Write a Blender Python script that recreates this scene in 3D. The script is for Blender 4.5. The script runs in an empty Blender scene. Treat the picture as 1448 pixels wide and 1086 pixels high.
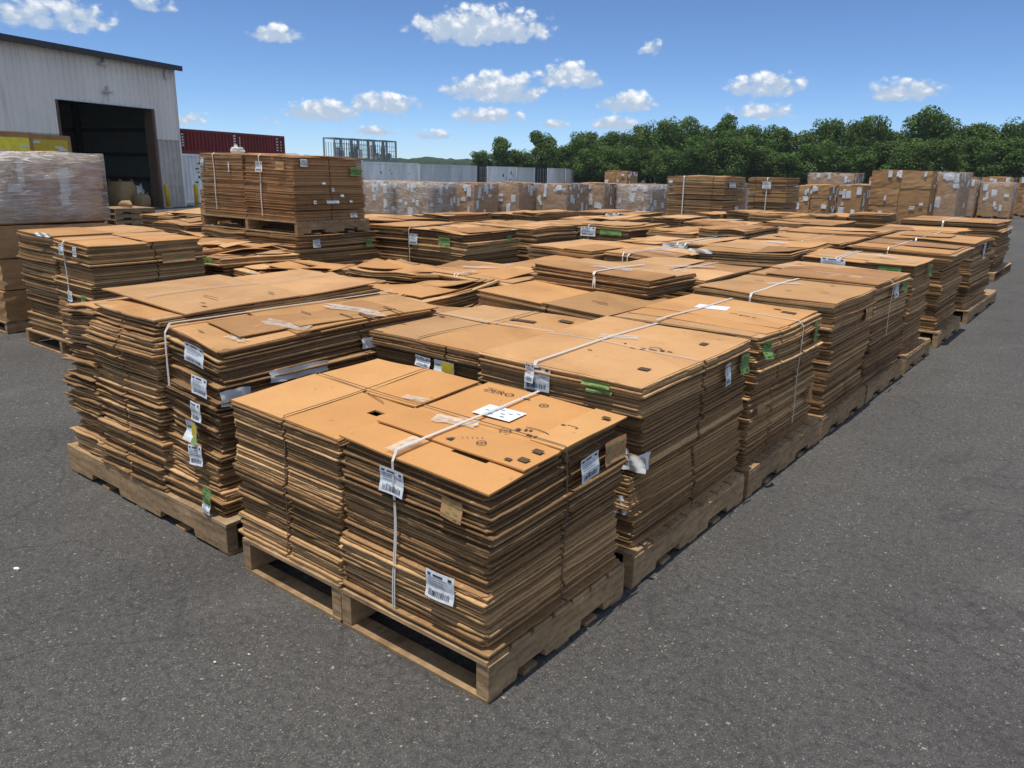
import bpy, math, random
import numpy as np
from mathutils import Vector, Matrix
R = math.radians
SC = bpy.context.scene
COL = SC.collection

# ------------------------------------------------------------------ camera
cd = bpy.data.cameras.new('camera'); cam = bpy.data.objects.new('camera', cd); COL.objects.link(cam)
cd.sensor_width = 36.0; cd.lens = 1100 / 1448 * 36; cd.clip_end = 4000; cd.clip_start = .05
_rt = Vector((0.78393784, 0.62061149, 0.01681789)); _up = Vector((-0.17857585, 0.19946196, 0.96349654))
_fw = Vector((-0.59460249, 0.75832467, -0.26719201))
CAM = Vector((1.636, -1.971, 2.0))
cam.matrix_world = Matrix(((_rt.x, _up.x, -_fw.x, CAM.x), (_rt.y, _up.y, -_fw.y, CAM.y), (_rt.z, _up.z, -_fw.z, CAM.z), (0, 0, 0, 1)))
SC.camera = cam

# ------------------------------------------------------------------ light and exposure
SC.view_settings.view_transform = 'Standard'; SC.view_settings.look = 'None'
SC.view_settings.exposure = 0.0; SC.view_settings.gamma = 1.0
TO_SUN = Vector((-.03, -.20, 1.0)).normalized()
sl = bpy.data.lights.new('sun', 'SUN'); sl.energy = 4.2; sl.angle = R(.55); sl.color = (1.0, .955, .88)
so = bpy.data.objects.new('sun', sl); COL.objects.link(so); so.location = (0, 0, 60)
so.rotation_euler = TO_SUN.to_track_quat('Z', 'Y').to_euler()

W = bpy.data.worlds.new('World'); SC.world = W; W.use_nodes = True
nt = W.node_tree; N = nt.nodes; L = nt.links; N.clear()
def _in(sock, v):
    if hasattr(v, 'default_value') or hasattr(v, 'is_linked'): L.new(v, sock)
    else: sock.default_value = v
def wm(op, a, b=None, c=None):
    n = N.new('ShaderNodeMath'); n.operation = op; _in(n.inputs[0], a)
    if b is not None: _in(n.inputs[1], b)
    if c is not None: _in(n.inputs[2], c)
    return n.outputs[0]
sky = N.new('ShaderNodeTexSky'); sky.sky_type = 'NISHITA'; sky.sun_disc = False
sky.sun_elevation = math.asin(TO_SUN.z); sky.sun_rotation = math.atan2(TO_SUN.x, TO_SUN.y)
sky.altitude = 200; sky.air_density = .6; sky.dust_density = 0; sky.ozone_density = 9
tc = N.new('ShaderNodeTexCoord'); sx = N.new('ShaderNodeSeparateXYZ'); L.new(tc.outputs['Generated'], sx.inputs[0])
az = wm('MULTIPLY', wm('ARCTAN2', sx.outputs[1], sx.outputs[0]), 180 / math.pi)
el = wm('MULTIPLY', wm('ARCSINE', sx.outputs[2]), 180 / math.pi)
cx = N.new('ShaderNodeCombineXYZ'); L.new(az, cx.inputs[0]); L.new(wm('MULTIPLY', el, 1.35), cx.inputs[1])
def wnoise(scale, detail, rough, off=0.0, dist=0.0):
    n = N.new('ShaderNodeTexNoise'); n.inputs['Scale'].default_value = scale; n.inputs['Detail'].default_value = detail
    n.inputs['Roughness'].default_value = rough; n.inputs['Distortion'].default_value = dist
    v = N.new('ShaderNodeVectorMath'); v.operation = 'ADD'; L.new(cx.outputs[0], v.inputs[0]); v.inputs[1].default_value = (0, off, off * 3)
    L.new(v.outputs[0], n.inputs['Vector']); return n.outputs[0]
n_big = wnoise(.62, 3, .5); n_fine = wnoise(1.25, 7, .54, 7.3, .2); n_lit = wnoise(1.25, 6, .54, 6.95, .2)
CLOUDS = [(130.6, 9.55, 5.2, 1.75, 1.0), (129.6, 5.6, 3.8, 1.45, 1.0), (124.5, 6.45, 2.8, 1.2, .95), (130.1, 3.75, 3.4, .9, .8),
          (137.3, 4.35, 2.8, 1.0, .95), (141.4, 3.8, 2.8, 1.0, .98), (144.1, 8.4, 2.1, .9, .85), (157.2, 8.8, 4.6, 1.6, .8), (151.4, 9.5, 1.8, .7, .7),
          (120.5, 4.75, 2.6, 1.05, .9), (121.3, 3.35, 1.9, .75, .85), (111.4, 5.85, 3.0, 1.2, .85), (111.4, 4.2, 2.8, .95, .72),
          (103.1, 5.35, 3.0, 1.05, .85), (119.0, 8.1, 1.2, .8, .75), (137.9, 2.5, 2.2, .6, .75), (150.2, 3.1, 2.2, 1.0, .6), (153.2, 6.1, 1.2, .5, .35),
          (134.0, 2.3, 2.2, .6, .68), (107.0, 3.3, 1.6, .5, .4), (98.5, 3.0, 2.0, .5, .45), (125.3, 3.2, 1.7, .55, .68), (145.0, 3.0, 2.0, .6, .4)]
F = None; sw = None; sd = None
for (a0, e0, w0, h0, st) in CLOUDS:
    w0 *= 1.12; h0 *= 1.22
    dx = wm('MULTIPLY', wm('SUBTRACT', az, a0), 1 / w0)
    dy = wm('MULTIPLY', wm('SUBTRACT', el, e0 - h0 * .35), 1 / h0)
    dyl = wm('MULTIPLY', wm('MINIMUM', dy, 0.0), 1.9)             # flatter underneath
    dy2 = wm('ADD', wm('MAXIMUM', dy, 0.0), dyl)
    t = wm('SUBTRACT', st, wm('ADD', wm('MULTIPLY', dx, dx), wm('MULTIPLY', dy2, dy2)))
    m = wm('MAXIMUM', t, 0.0)
    F = t if F is None else wm('MAXIMUM', F, t)
    sw = m if sw is None else wm('ADD', sw, m)
    sd = wm('MULTIPLY', m, dy) if sd is None else wm('MULTIPLY_ADD', m, dy, sd)
dyl = wm('DIVIDE', sd, wm('MAXIMUM', sw, .02))
vb = N.new('ShaderNodeTexVoronoi'); vb.feature = 'SMOOTH_F1'; vb.inputs['Scale'].default_value = 1.15; vb.inputs['Detail'].default_value = 2.6; vb.inputs['Roughness'].default_value = .45; vb.inputs['Smoothness'].default_value = .35
wv = N.new('ShaderNodeVectorMath'); wv.operation = 'MULTIPLY_ADD'; nv = N.new('ShaderNodeTexNoise'); nv.inputs['Scale'].default_value = 1.1; nv.inputs['Detail'].default_value = 3
L.new(cx.outputs[0], nv.inputs['Vector']); L.new(nv.outputs['Color'], wv.inputs[0]); wv.inputs[1].default_value = (.7, .7, .7); L.new(cx.outputs[0], wv.inputs[2]); L.new(wv.outputs[0], vb.inputs['Vector'])
bil = wm('SUBTRACT', .52, vb.outputs['Distance'])
dens = wm('ADD', wm('MULTIPLY_ADD', F, .95, .10), wm('ADD', wm('MULTIPLY', bil, .72), wm('ADD', wm('MULTIPLY', wm('SUBTRACT', n_fine, .5), .45), wm('MULTIPLY', wm('SUBTRACT', n_big, .5), .8))))
def smooth(v, lo, hi):
    n = N.new('ShaderNodeMapRange'); n.interpolation_type = 'SMOOTHSTEP'; L.new(v, n.inputs[0])
    n.inputs[1].default_value = lo; n.inputs[2].default_value = hi; return n.outputs[0]
# added cumulus overhead and behind, unseen, there to raise the fill light
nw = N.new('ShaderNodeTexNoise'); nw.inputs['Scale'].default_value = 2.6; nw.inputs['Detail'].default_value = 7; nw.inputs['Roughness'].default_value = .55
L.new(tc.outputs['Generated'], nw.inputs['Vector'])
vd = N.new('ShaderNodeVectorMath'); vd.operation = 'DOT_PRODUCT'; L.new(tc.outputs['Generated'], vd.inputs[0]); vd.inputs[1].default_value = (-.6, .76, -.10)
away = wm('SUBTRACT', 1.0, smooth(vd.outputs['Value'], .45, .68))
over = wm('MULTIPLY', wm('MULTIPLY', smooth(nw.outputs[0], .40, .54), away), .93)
alpha_view = wm('MULTIPLY', wm('MULTIPLY', smooth(dens, .05, .55), smooth(dyl, -1.25, .05)), wm('MULTIPLY', smooth(F, -.15, .45), .97))
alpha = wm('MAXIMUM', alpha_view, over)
lit = smooth(wm('ADD', wm('MULTIPLY', dyl, .80), wm('ADD', wm('MULTIPLY', bil, 1.1), wm('MULTIPLY', wm('SUBTRACT', n_fine, n_lit), 1.2))), -.45, .75)
cm = N.new('ShaderNodeMix'); cm.data_type = 'RGBA'; L.new(lit, cm.inputs[0])
cm.inputs[6].default_value = (3.5, 4.3, 5.4, 1); cm.inputs[7].default_value = (7.6, 7.7, 7.8, 1)
tint = N.new('ShaderNodeMix'); tint.data_type = 'RGBA'; tint.blend_type = 'MULTIPLY'; tint.inputs[0].default_value = 1
L.new(sky.outputs[0], tint.inputs[6]); tint.inputs[7].default_value = (1, 1, 1, 1)
mx = N.new('ShaderNodeMix'); mx.data_type = 'RGBA'; L.new(alpha, mx.inputs[0]); L.new(tint.outputs[2], mx.inputs[6]); L.new(cm.outputs[2], mx.inputs[7])
bg = N.new('ShaderNodeBackground'); bg.inputs[1].default_value = .137; L.new(mx.outputs[2], bg.inputs[0])
wo = N.new('ShaderNodeOutputWorld'); L.new(bg.outputs[0], wo.inputs[0])

# ------------------------------------------------------------------ materials
class MB:
    """small node helper for one material"""
    def __init__(s, name, rough=.8):
        s.m = bpy.data.materials.new(name); s.m.use_nodes = True; s.t = s.m.node_tree; s.n = s.t.nodes; s.l = s.t.links
        s.p = s.n['Principled BSDF']; s.p.inputs['Roughness'].default_value = rough; s.p.inputs['Specular IOR Level'].default_value = .25
        s.tc = s.n.new('ShaderNodeTexCoord')
    def put(s, sock, v):
        if hasattr(v, 'is_linked'): s.l.new(v, sock)
        else: sock.default_value = v
    def noise(s, scale=5, detail=4, rough=.5, stretch=None, coord='Object', dist=0):
        n = s.n.new('ShaderNodeTexNoise'); n.inputs['Scale'].default_value = scale; n.inputs['Detail'].default_value = detail
        n.inputs['Roughness'].default_value = rough; n.inputs['Distortion'].default_value = dist
        src = s.tc.outputs[coord]
        if stretch:
            mp = s.n.new('ShaderNodeMapping'); mp.inputs['Scale'].default_value = stretch; s.l.new(src, mp.inputs[0]); src = mp.outputs[0]
        s.l.new(src, n.inputs['Vector']); return n.outputs[0]
    def voro(s, scale, feature='F1', coord='Object', out='Distance'):
        n = s.n.new('ShaderNodeTexVoronoi'); n.inputs['Scale'].default_value = scale; n.feature = feature
        s.l.new(s.tc.outputs[coord], n.inputs['Vector']); return n.outputs[out]
    def ramp(s, v, stops):
        n = s.n.new('ShaderNodeValToRGB'); s.l.new(v, n.inputs[0]); e = n.color_ramp.elements
        while len(e) < len(stops): e.new(.5)
        for q, (p, c) in zip(e, stops): q.position = p; q.color = (*c, 1) if len(c) == 3 else c
        return n.outputs[0]
    def mix(s, f, a, b, mode='MIX'):
        n = s.n.new('ShaderNodeMix'); n.data_type = 'RGBA'; n.blend_type = mode
        s.put(n.inputs[0], f)
        for i, v in ((6, a), (7, b)): s.put(n.inputs[i], v if hasattr(v, 'is_linked') else (*v, 1))
        return n.outputs[2]
    def math(s, op, a, b=0.0):
        n = s.n.new('ShaderNodeMath'); n.operation = op; s.put(n.inputs[0], a); s.put(n.inputs[1], b); return n.outputs[0]
    def rng(s, v, a, b, c=0., d=1.):
        n = s.n.new('ShaderNodeMapRange'); s.l.new(v, n.inputs[0])
        for i, q in enumerate((a, b, c, d)): n.inputs[1 + i].default_value = q
        return n.outputs[0]
    def attr(s, name):
        n = s.n.new('ShaderNodeAttribute'); n.attribute_name = name; return n
    def rnd(s):
        return s.n.new('ShaderNodeObjectInfo').outputs['Random']
    def col(s, v): s.put(s.p.inputs['Base Color'], v if hasattr(v, 'is_linked') else (*v, 1)); return s
    def bump(s, v, strength=.3, dist=.01):
        n = s.n.new('ShaderNodeBump'); n.inputs['Strength'].default_value = strength; n.inputs['Distance'].default_value = dist
        s.l.new(v, n.inputs['Height']); s.l.new(n.outputs[0], s.p.inputs['Normal']); return s
MAT = {}
def plain(key, c, rough=.7, **k):
    b = MB(key, rough); nz = b.noise(k.get('scale', 6), 5, .6)
    b.col(b.mix(b.rng(nz, .3, .7), tuple(x * .82 for x in c), tuple(min(1, x * 1.12) for x in c)))
    if k.get('metal'): b.p.inputs['Metallic'].default_value = k['metal']
    MAT[key] = b.m; return b

def card_material(key, lo, mid, hi):
    b = MB(key, .82)
    tone = b.attr('tone').outputs['Fac']
    base = b.ramp(tone, [(0, lo), (.5, mid), (1, hi)])
    blot = b.noise(2.3, 5, .6); base = b.mix(b.rng(blot, .35, .75, 0, .55), base, b.mix(1.0, base, (.72, .66, .6), 'MULTIPLY'))
    fib = b.noise(120, 3, .7, (1, 1, 3)); base = b.mix(b.rng(fib, .35, .7, 0, .22), base, b.mix(1.0, base, (.6, .55, .5), 'MULTIPLY'))
    spots = b.noise(17, 3, .5); base = b.mix(b.rng(spots, .69, .75, 0, .5), base, (.16, .10, .055))
    if key == 'cardtop':
        base = b.mix(b.rng(b.rnd(), .2, 1, 0, .85), base, b.mix(1.0, base, (.74, .80, .90), 'MULTIPLY'))
        dirt = b.noise(1.7, 6, .68, dist=.5); base = b.mix(b.rng(dirt, .47, .72, 0, .65), base, b.mix(1.0, base, (.62, .58, .55), 'MULTIPLY'))
        scf = b.noise(5.5, 5, .72, (1, .25, 1), dist=.8); base = b.mix(b.rng(scf, .62, .72, 0, .4), base, (.66, .48, .30))
    elif key != 'cardtop_fresh':                       # weathered, scuffed edges
        wea = b.noise(3.1, 4, .65, (1, 1, 2.2)); base = b.mix(b.rng(wea, .48, .72, 0, .55), base, b.mix(1.0, base, (.50, .49, .50), 'MULTIPLY'))
        sc = b.noise(30, 4, .7, (1, 1, 2.5)); base = b.mix(b.rng(sc, .54, .68, 0, .5), base, b.mix(1.0, base, (.40, .36, .34), 'MULTIPLY'))
        li = b.noise(24, 3, .6, (1, 1, 6)); base = b.mix(b.rng(li, .60, .72, 0, .4), base, (.70, .45, .22))
    b.col(base)
    b.bump(b.noise(7, 5, .6), .25, .02)
    MAT[key] = b.m
card_material('card', (.20, .115, .053), (.42, .243, .108), (.74, .475, .235))
card_material('cardtop', (.36, .19, .082), (.56, .290, .110), (.66, .39, .185))
card_material('cardtop_fresh', (.48, .245, .088), (.575, .285, .100), (.65, .36, .145))
card_material('greycard', (.17, .15, .13), (.30, .27, .235), (.42, .375, .31))
card_material('boxcard', (.34, .19, .085), (.47, .27, .125), (.58, .35, .175))
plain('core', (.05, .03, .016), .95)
b = MB('wood', .8); g = b.noise(3.5, 6, .65, (1.2, 1.2, 9)); g2 = b.noise(26, 4, .6, (.25, 1, 1.2)); g3 = b.noise(26, 4, .6, (1, .25, 1.2))
gg = b.math('MULTIPLY', b.math('ADD', g2, g3), .5)
c = b.ramp(b.math('ADD', b.math('MULTIPLY', g, .45), b.math('MULTIPLY', gg, .55)), [(.30, (.13, .078, .04)), (.5, (.42, .265, .135)), (.68, (.64, .44, .25))])
gr = b.noise(1.6, 4, .6); c = b.mix(b.rng(gr, .42, .66, 0, .65), c, b.mix(1.0, c, (.62, .66, .74), 'MULTIPLY'))
c = b.mix(b.rng(b.rnd(), 0, 1, 0, .5), c, b.mix(1.0, c, (.55, .54, .55), 'MULTIPLY'))
ck = b.noise(60, 3, .7, (.12, 1, 1)); c = b.mix(b.rng(ck, .62, .70, 0, .6), c, (.07, .045, .028))
kn = b.voro(7.5); c = b.mix(b.rng(kn, .05, .09, .55, 0), c, (.10, .055, .028))
b.col(c).bump(gg, .4, .006); MAT['wood'] = b.m
b = MB('plastic', .35); b.col((.70, .67, .61)); b.p.inputs['Specular IOR Level'].default_value = .5; MAT['strap'] = b.m
plain('twine', (.14, .105, .07), .7, scale=40)
plain('paper', (.70, .72, .74), .6, scale=60); plain('print', (.055, .05, .05), .8, scale=30); plain('greylines', (.22, .24, .28), .8, scale=30)
plain('green', (.17, .27, .085), .6, scale=70); plain('darkgreen', (.045, .12, .03), .7, scale=60); plain('yellowprint', (.60, .45, .05), .7, scale=30)
plain('ink', (.10, .062, .035), .85, scale=45)
b = MB('film', .16); b.col((.80, .82, .84)); b.p.inputs['Specular IOR Level'].default_value = .55
nz = b.noise(3.2, 7, .66, (1.0, 1.0, 2.4), dist=.8); nz2 = b.noise(9, 5, .65, (.6, .6, 4), dist=1.2)
b.put(b.p.inputs['Alpha'], b.math('ADD', b.rng(nz, .45, .75, .03, .34), b.rng(nz2, .55, .68, 0, .42)))
b.bump(nz2, .9, .03); MAT['film'] = b.m
b = MB('film_heavy', .2); b.col((.93, .91, .88)); b.p.inputs['Specular IOR Level'].default_value = .55
nz = b.noise(2.2, 7, .66, (1.0, 1.0, 2.4), dist=.8); nz2 = b.noise(7, 5, .65, (.5, .5, 4), dist=1.4)
b.put(b.p.inputs['Alpha'], b.math('ADD', b.rng(nz, .38, .70, .26, .62), b.rng(nz2, .50, .64, 0, .44))); b.bump(nz2, 1.0, .05); MAT['film_heavy'] = b.m
b = MB('film_mid', .2); b.col((.90, .89, .87)); b.p.inputs['Specular IOR Level'].default_value = .55
nz = b.noise(2.2, 7, .66, (1.0, 1.0, 2.4), dist=.8); nz2 = b.noise(7, 5, .65, (.5, .5, 4), dist=1.4)
b.put(b.p.inputs['Alpha'], b.math('ADD', b.rng(nz, .38, .70, .10, .52), b.rng(nz2, .52, .66, 0, .42))); b.bump(nz2, 1.0, .05); MAT['film_mid'] = b.m
b = MB('tape', .2); b.col((.72, .66, .55)); b.put(b.p.inputs['Alpha'], b.rng(b.noise(22, 4, .6), .35, .65, .22, .72)); MAT['tape'] = b.m

# asphalt yard
b = MB('asphalt', .85)
big = b.noise(.22, 5, .6); mid = b.noise(1.4, 5, .65); agg = b.voro(150, out='Color'); agd = b.voro(150); fine = b.noise(150, 4, .8); chp = b.voro(60, out='Color'); chd = b.voro(60); chpn = chp.node; chdn = chd.node
sep = b.n.new('ShaderNodeSeparateColor'); b.l.new(agg, sep.inputs[0]); sc2 = b.n.new('ShaderNodeSeparateColor'); b.l.new(chp, sc2.inputs[0])
c = b.ramp(fine, [(.25, (.032, .030, .029)), (.5, (.074, .070, .067)), (.76, (.160, .151, .143))])
mo = b.noise(26, 4, .7); c = b.mix(b.rng(mo, .36, .62, .0, .55), c, b.mix(1.0, c, (1.55, 1.53, 1.48), 'MULTIPLY')); c = b.mix(b.rng(mo, .50, .34, .0, .55), c, b.mix(1.0, c, (.58, .57, .57), 'MULTIPLY'))
c = b.mix(b.math('MULTIPLY', b.rng(sep.outputs[0], .70, .95, 0, .8), b.rng(agd, .25, .5, 1, 0)), c, (.30, .28, .245))
c = b.mix(b.rng(sep.outputs[1], .72, 1.0, 0, .6), c, (.040, .037, .035))
wp = b.n.new('ShaderNodeVectorMath'); wp.operation = 'ADD'; nwp = b.n.new('ShaderNodeTexNoise'); nwp.inputs['Scale'].default_value = 38; b.l.new(b.tc.outputs['Object'], nwp.inputs['Vector'])
mpp = b.n.new('ShaderNodeMapping'); mpp.inputs['Scale'].default_value = (.045, .045, .045); b.l.new(nwp.outputs['Color'], mpp.inputs[0]); b.l.new(b.tc.outputs['Object'], wp.inputs[0]); b.l.new(mpp.outputs[0], wp.inputs[1])
mp2 = b.n.new('ShaderNodeMapping'); mp2.inputs['Scale'].default_value = (1.0, .55, 1); mp2.inputs['Rotation'].default_value = (0, 0, .6); b.l.new(wp.outputs[0], mp2.inputs[0]); b.l.new(mp2.outputs[0], chpn.inputs['Vector']); b.l.new(mp2.outputs[0], chdn.inputs['Vector'])
c = b.mix(b.math('MULTIPLY', b.rng(sc2.outputs[0], .76, 1.0, .10, .9), b.rng(chd, .10, .30, 1, 0)), c, (.50, .47, .41))
c = b.mix(b.rng(mid, .42, .68, 0, .42), c, b.mix(1.0, c, (.66, .65, .65), 'MULTIPLY'))
c = b.mix(b.rng(big, .42, .66, 0, .55), c, b.mix(1.0, c, (1.30, 1.28, 1.22), 'MULTIPLY'))
st = b.noise(.55, 3, .5, (1, .16, 1), dist=.4); c = b.mix(b.rng(st, .52, .70, 0, .50), c, b.mix(1.0, c, (.58, .56, .56), 'MULTIPLY'))
oil = b.noise(1.1, 2, .4, dist=.3); c = b.mix(b.rng(oil, .69, .78, 0, .5), c, (.030, .029, .029)); du = b.noise(.75, 6, .7, (1, .4, 1), dist=.5); c = b.mix(b.rng(du, .55, .72, 0, .30), c, (.21, .19, .165))
cr = b.noise(.38, 3, .5, dist=.3); c = b.mix(b.rng(b.math('ABSOLUTE', b.math('SUBTRACT', cr, .47)), .0, .004, .35, 0), c, (.035, .033, .032))
b.col(c)
b.bump(b.math('ADD', b.math('MULTIPLY', sep.outputs[2], .5), b.math('ADD', b.math('MULTIPLY', fine, 1.0), b.math('MULTIPLY', mo, 1.2))), .8, .006); MAT['asphalt'] = b.m
b = MB('wallsheet', .5); v = b.noise(.8, 5, .6, (1, 1, .14)); v2 = b.noise(.35, 4, .55)
c = b.ramp(v, [(.3, (.80, .75, .68)), (.6, (.90, .85, .78))]); c = b.mix(b.rng(v2, .5, .75, 0, .35), c, (.62, .59, .54)); b.col(c); dr = b.noise(2.6, 4, .6, (1, 1, .07)); c = b.mix(b.rng(dr, .60, .74, 0, .45), c, (.40, .35, .29)); b.col(c); MAT['wallsheet'] = b.m
plain('wainscot', (.55, .49, .44), .55, scale=2); plain('trim', (.055, .06, .065), .5); plain('rooftin', (.74, .75, .75), .4); plain('jamb', (.14, .085, .06), .7)
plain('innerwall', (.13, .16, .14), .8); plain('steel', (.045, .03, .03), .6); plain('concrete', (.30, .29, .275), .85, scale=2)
plain('yellow', (.72, .47, .02), .5, scale=9); plain('brightyellow', (1.0, .80, .07), .6); plain('fixture', (.62, .61, .58), .5)
def container_mat(key, c, rust=.25):
    b = MB(key, .5); v = b.noise(1.1, 6, .65, (1, 1, .25)); r = b.noise(2.4, 6, .7, (1, 1, .5))
    k = b.mix(b.rng(v, .35, .7), tuple(x * .78 for x in c), tuple(x * 1.1 for x in c)); k = b.mix(b.rng(r, .63, .72, 0, rust * 2), k, (.16, .075, .035)); b.col(k); MAT[key] = b.m
container_mat('redpaint', (.24, .035, .032), .1); container_mat('whitepaint', (.93, .93, .92), .22); container_mat('blackpaint', (.03, .035, .038), .1)
container_mat('greypaint', (.74, .75, .75), .3); container_mat('cagepaint', (.20, .245, .245), .3)
b = MB('leaf', .75); t = b.attr('tone').outputs['Fac']; o = b.rnd()
c = b.ramp(t, [(0, (.028, .055, .010)), (.40, (.082, .140, .032)), (1, (.22, .32, .08))])
c = b.mix(b.rng(o, 0, 1, 0, .5), c, b.mix(1.0, c, (.72, .86, .75), 'MULTIPLY')); b.col(c); b.p.inputs['Specular IOR Level'].default_value = .12
tr = b.n.new('ShaderNodeBsdfTranslucent'); b.l.new(c, tr.inputs[0]); ms = b.n.new('ShaderNodeMixShader'); ms.inputs[0].default_value = .25
b.l.new(b.p.outputs[0], ms.inputs[1]); b.l.new(tr.outputs[0], ms.inputs[2]); b.l.new(ms.outputs[0], b.n['Material Output'].inputs[0]); MAT['leaf'] = b.m
plain('bark', (.10, .075, .055), .9, scale=12)
b = MB('farwood', .95); v = b.noise(.22, 6, .7, coord='Object'); b.col(b.ramp(v, [(.3, (.012, .026, .010)), (.7, (.032, .056, .020))])); MAT['farwood'] = b.m
plain('grassland', (.07, .10, .03), .9, scale=.2)
plain('bagwhite', (.74, .74, .72), .9); plain('sack', (.36, .235, .12), .85)

# ------------------------------------------------------------------ object helpers
def tag(o, label=None, cat=None, group=None, kind=None):
    if label: o['label'] = label
    if cat: o['category'] = cat
    if group: o['group'] = group
    if kind: o['kind'] = kind
    return o
def thing(name, label, cat, loc=(0, 0, 0), rz=0, group=None):
    o = bpy.data.objects.new(name, None); COL.objects.link(o); o.empty_display_size = .2
    o.location = loc; o.rotation_euler = (0, 0, rz); return tag(o, label, cat, group)
class G:
    """collects verts/faces of ONE mesh"""
    def __init__(s): s.v = []; s.f = []; s.mi = []; s.n = 0; s.tone = []
    def add(s, v, f, mi=0, tone=None):
        v = np.asarray(v, float).reshape(-1, 3); s.v.append(v)
        for k, q in enumerate(f):
            s.f.append(tuple(int(i) + s.n for i in q)); s.mi.append(mi)
            s.tone.append(.5 if tone is None else (tone if np.isscalar(tone) else tone[k]))
        s.n += len(v); return s
    def box(s, x0, x1, y0, y1, z0, z1, mi=0, tone=None, jit=0, rng=None):
        v = np.array([(x0, y0, z0), (x1, y0, z0), (x1, y1, z0), (x0, y1, z0), (x0, y0, z1), (x1, y0, z1), (x1, y1, z1), (x0, y1, z1)], float)
        if jit: v = v + (rng or np.random.default_rng(1)).uniform(-jit, jit, v.shape)
        return s.add(v, [(0, 3, 2, 1), (4, 5, 6, 7), (0, 1, 5, 4), (1, 2, 6, 5), (2, 3, 7, 6), (3, 0, 4, 7)], mi, tone)
    def obb(s, p, ax, ay, az, mi=0, tone=None):
        "box centred at p with half-axes"
        p, ax, ay, az = (np.array(q, float) for q in (p, ax, ay, az))
        v = [p + i * ax + j * ay + k * az for k in (-1, 1) for (i, j) in ((-1, -1), (1, -1), (1, 1), (-1, 1))]
        return s.add(v, [(0, 3, 2, 1), (4, 5, 6, 7), (0, 1, 5, 4), (1, 2, 6, 5), (2, 3, 7, 6), (3, 0, 4, 7)], mi, tone)
    def tube(s, pts, rad, sides=6, mi=0, tone=None):
        pts = [Vector(p) for p in pts]; rad = rad if hasattr(rad, '__len__') else [rad] * len(pts); v = []
        for i, p in enumerate(pts):
            d = (pts[min(i + 1, len(pts) - 1)] - pts[max(i - 1, 0)]).normalized()
            a = d.cross(Vector((0, 0, 1))) if abs(d.z) < .9 else d.cross(Vector((1, 0, 0))); a.normalize(); q = d.cross(a)
            for k in range(sides):
                t = 2 * math.pi * k / sides; v.append(p + rad[i] * (a * math.cos(t) + q * math.sin(t)))
        f = [(i * sides + k, i * sides + (k + 1) % sides, (i + 1) * sides + (k + 1) % sides, (i + 1) * sides + k) for i in range(len(pts) - 1) for k in range(sides)]
        f += [tuple(range(sides))[::-1], tuple(range((len(pts) - 1) * sides, len(pts) * sides))]
        return s.add([tuple(q) for q in v], f, mi, tone)
    def mesh(s, name, mats, smooth=False):
        me = bpy.data.meshes.new(name); V = np.concatenate(s.v) if s.v else np.zeros((0, 3))
        me.from_pydata(V.tolist(), [], s.f)
        for m in (mats if isinstance(mats, (list, tuple)) else [mats]): me.materials.append(MAT[m])
        me.polygons.foreach_set('material_index', s.mi)
        a = me.attributes.new('tone', 'FLOAT', 'FACE'); a.data.foreach_set('value', np.array(s.tone, np.float32))
        if smooth: me.polygons.foreach_set('use_smooth', [True] * len(s.f))
        me.update(); return me
    def obj(s, name, mats, parent=None, smooth=False, loc=None):
        o = bpy.data.objects.new(name, s.mesh(name, mats, smooth)); COL.objects.link(o)
        if parent: o.parent = parent
        if loc is not None: o.location = loc
        return o

# ------------------------------------------------------------------ ground and far land
g = G(); S = 1600.0
g.add([(-S, -S, 0), (S, -S, 0), (S, S, 0), (-S, S, 0)], [(0, 1, 2, 3)]); tag(g.obj('ground', 'asphalt'), kind='structure')
CA = math.atan2(_fw.y, _fw.x)
def polar(az_deg, d): a = R(az_deg); return (CAM.x + d * math.cos(a), CAM.y + d * math.sin(a))

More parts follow.
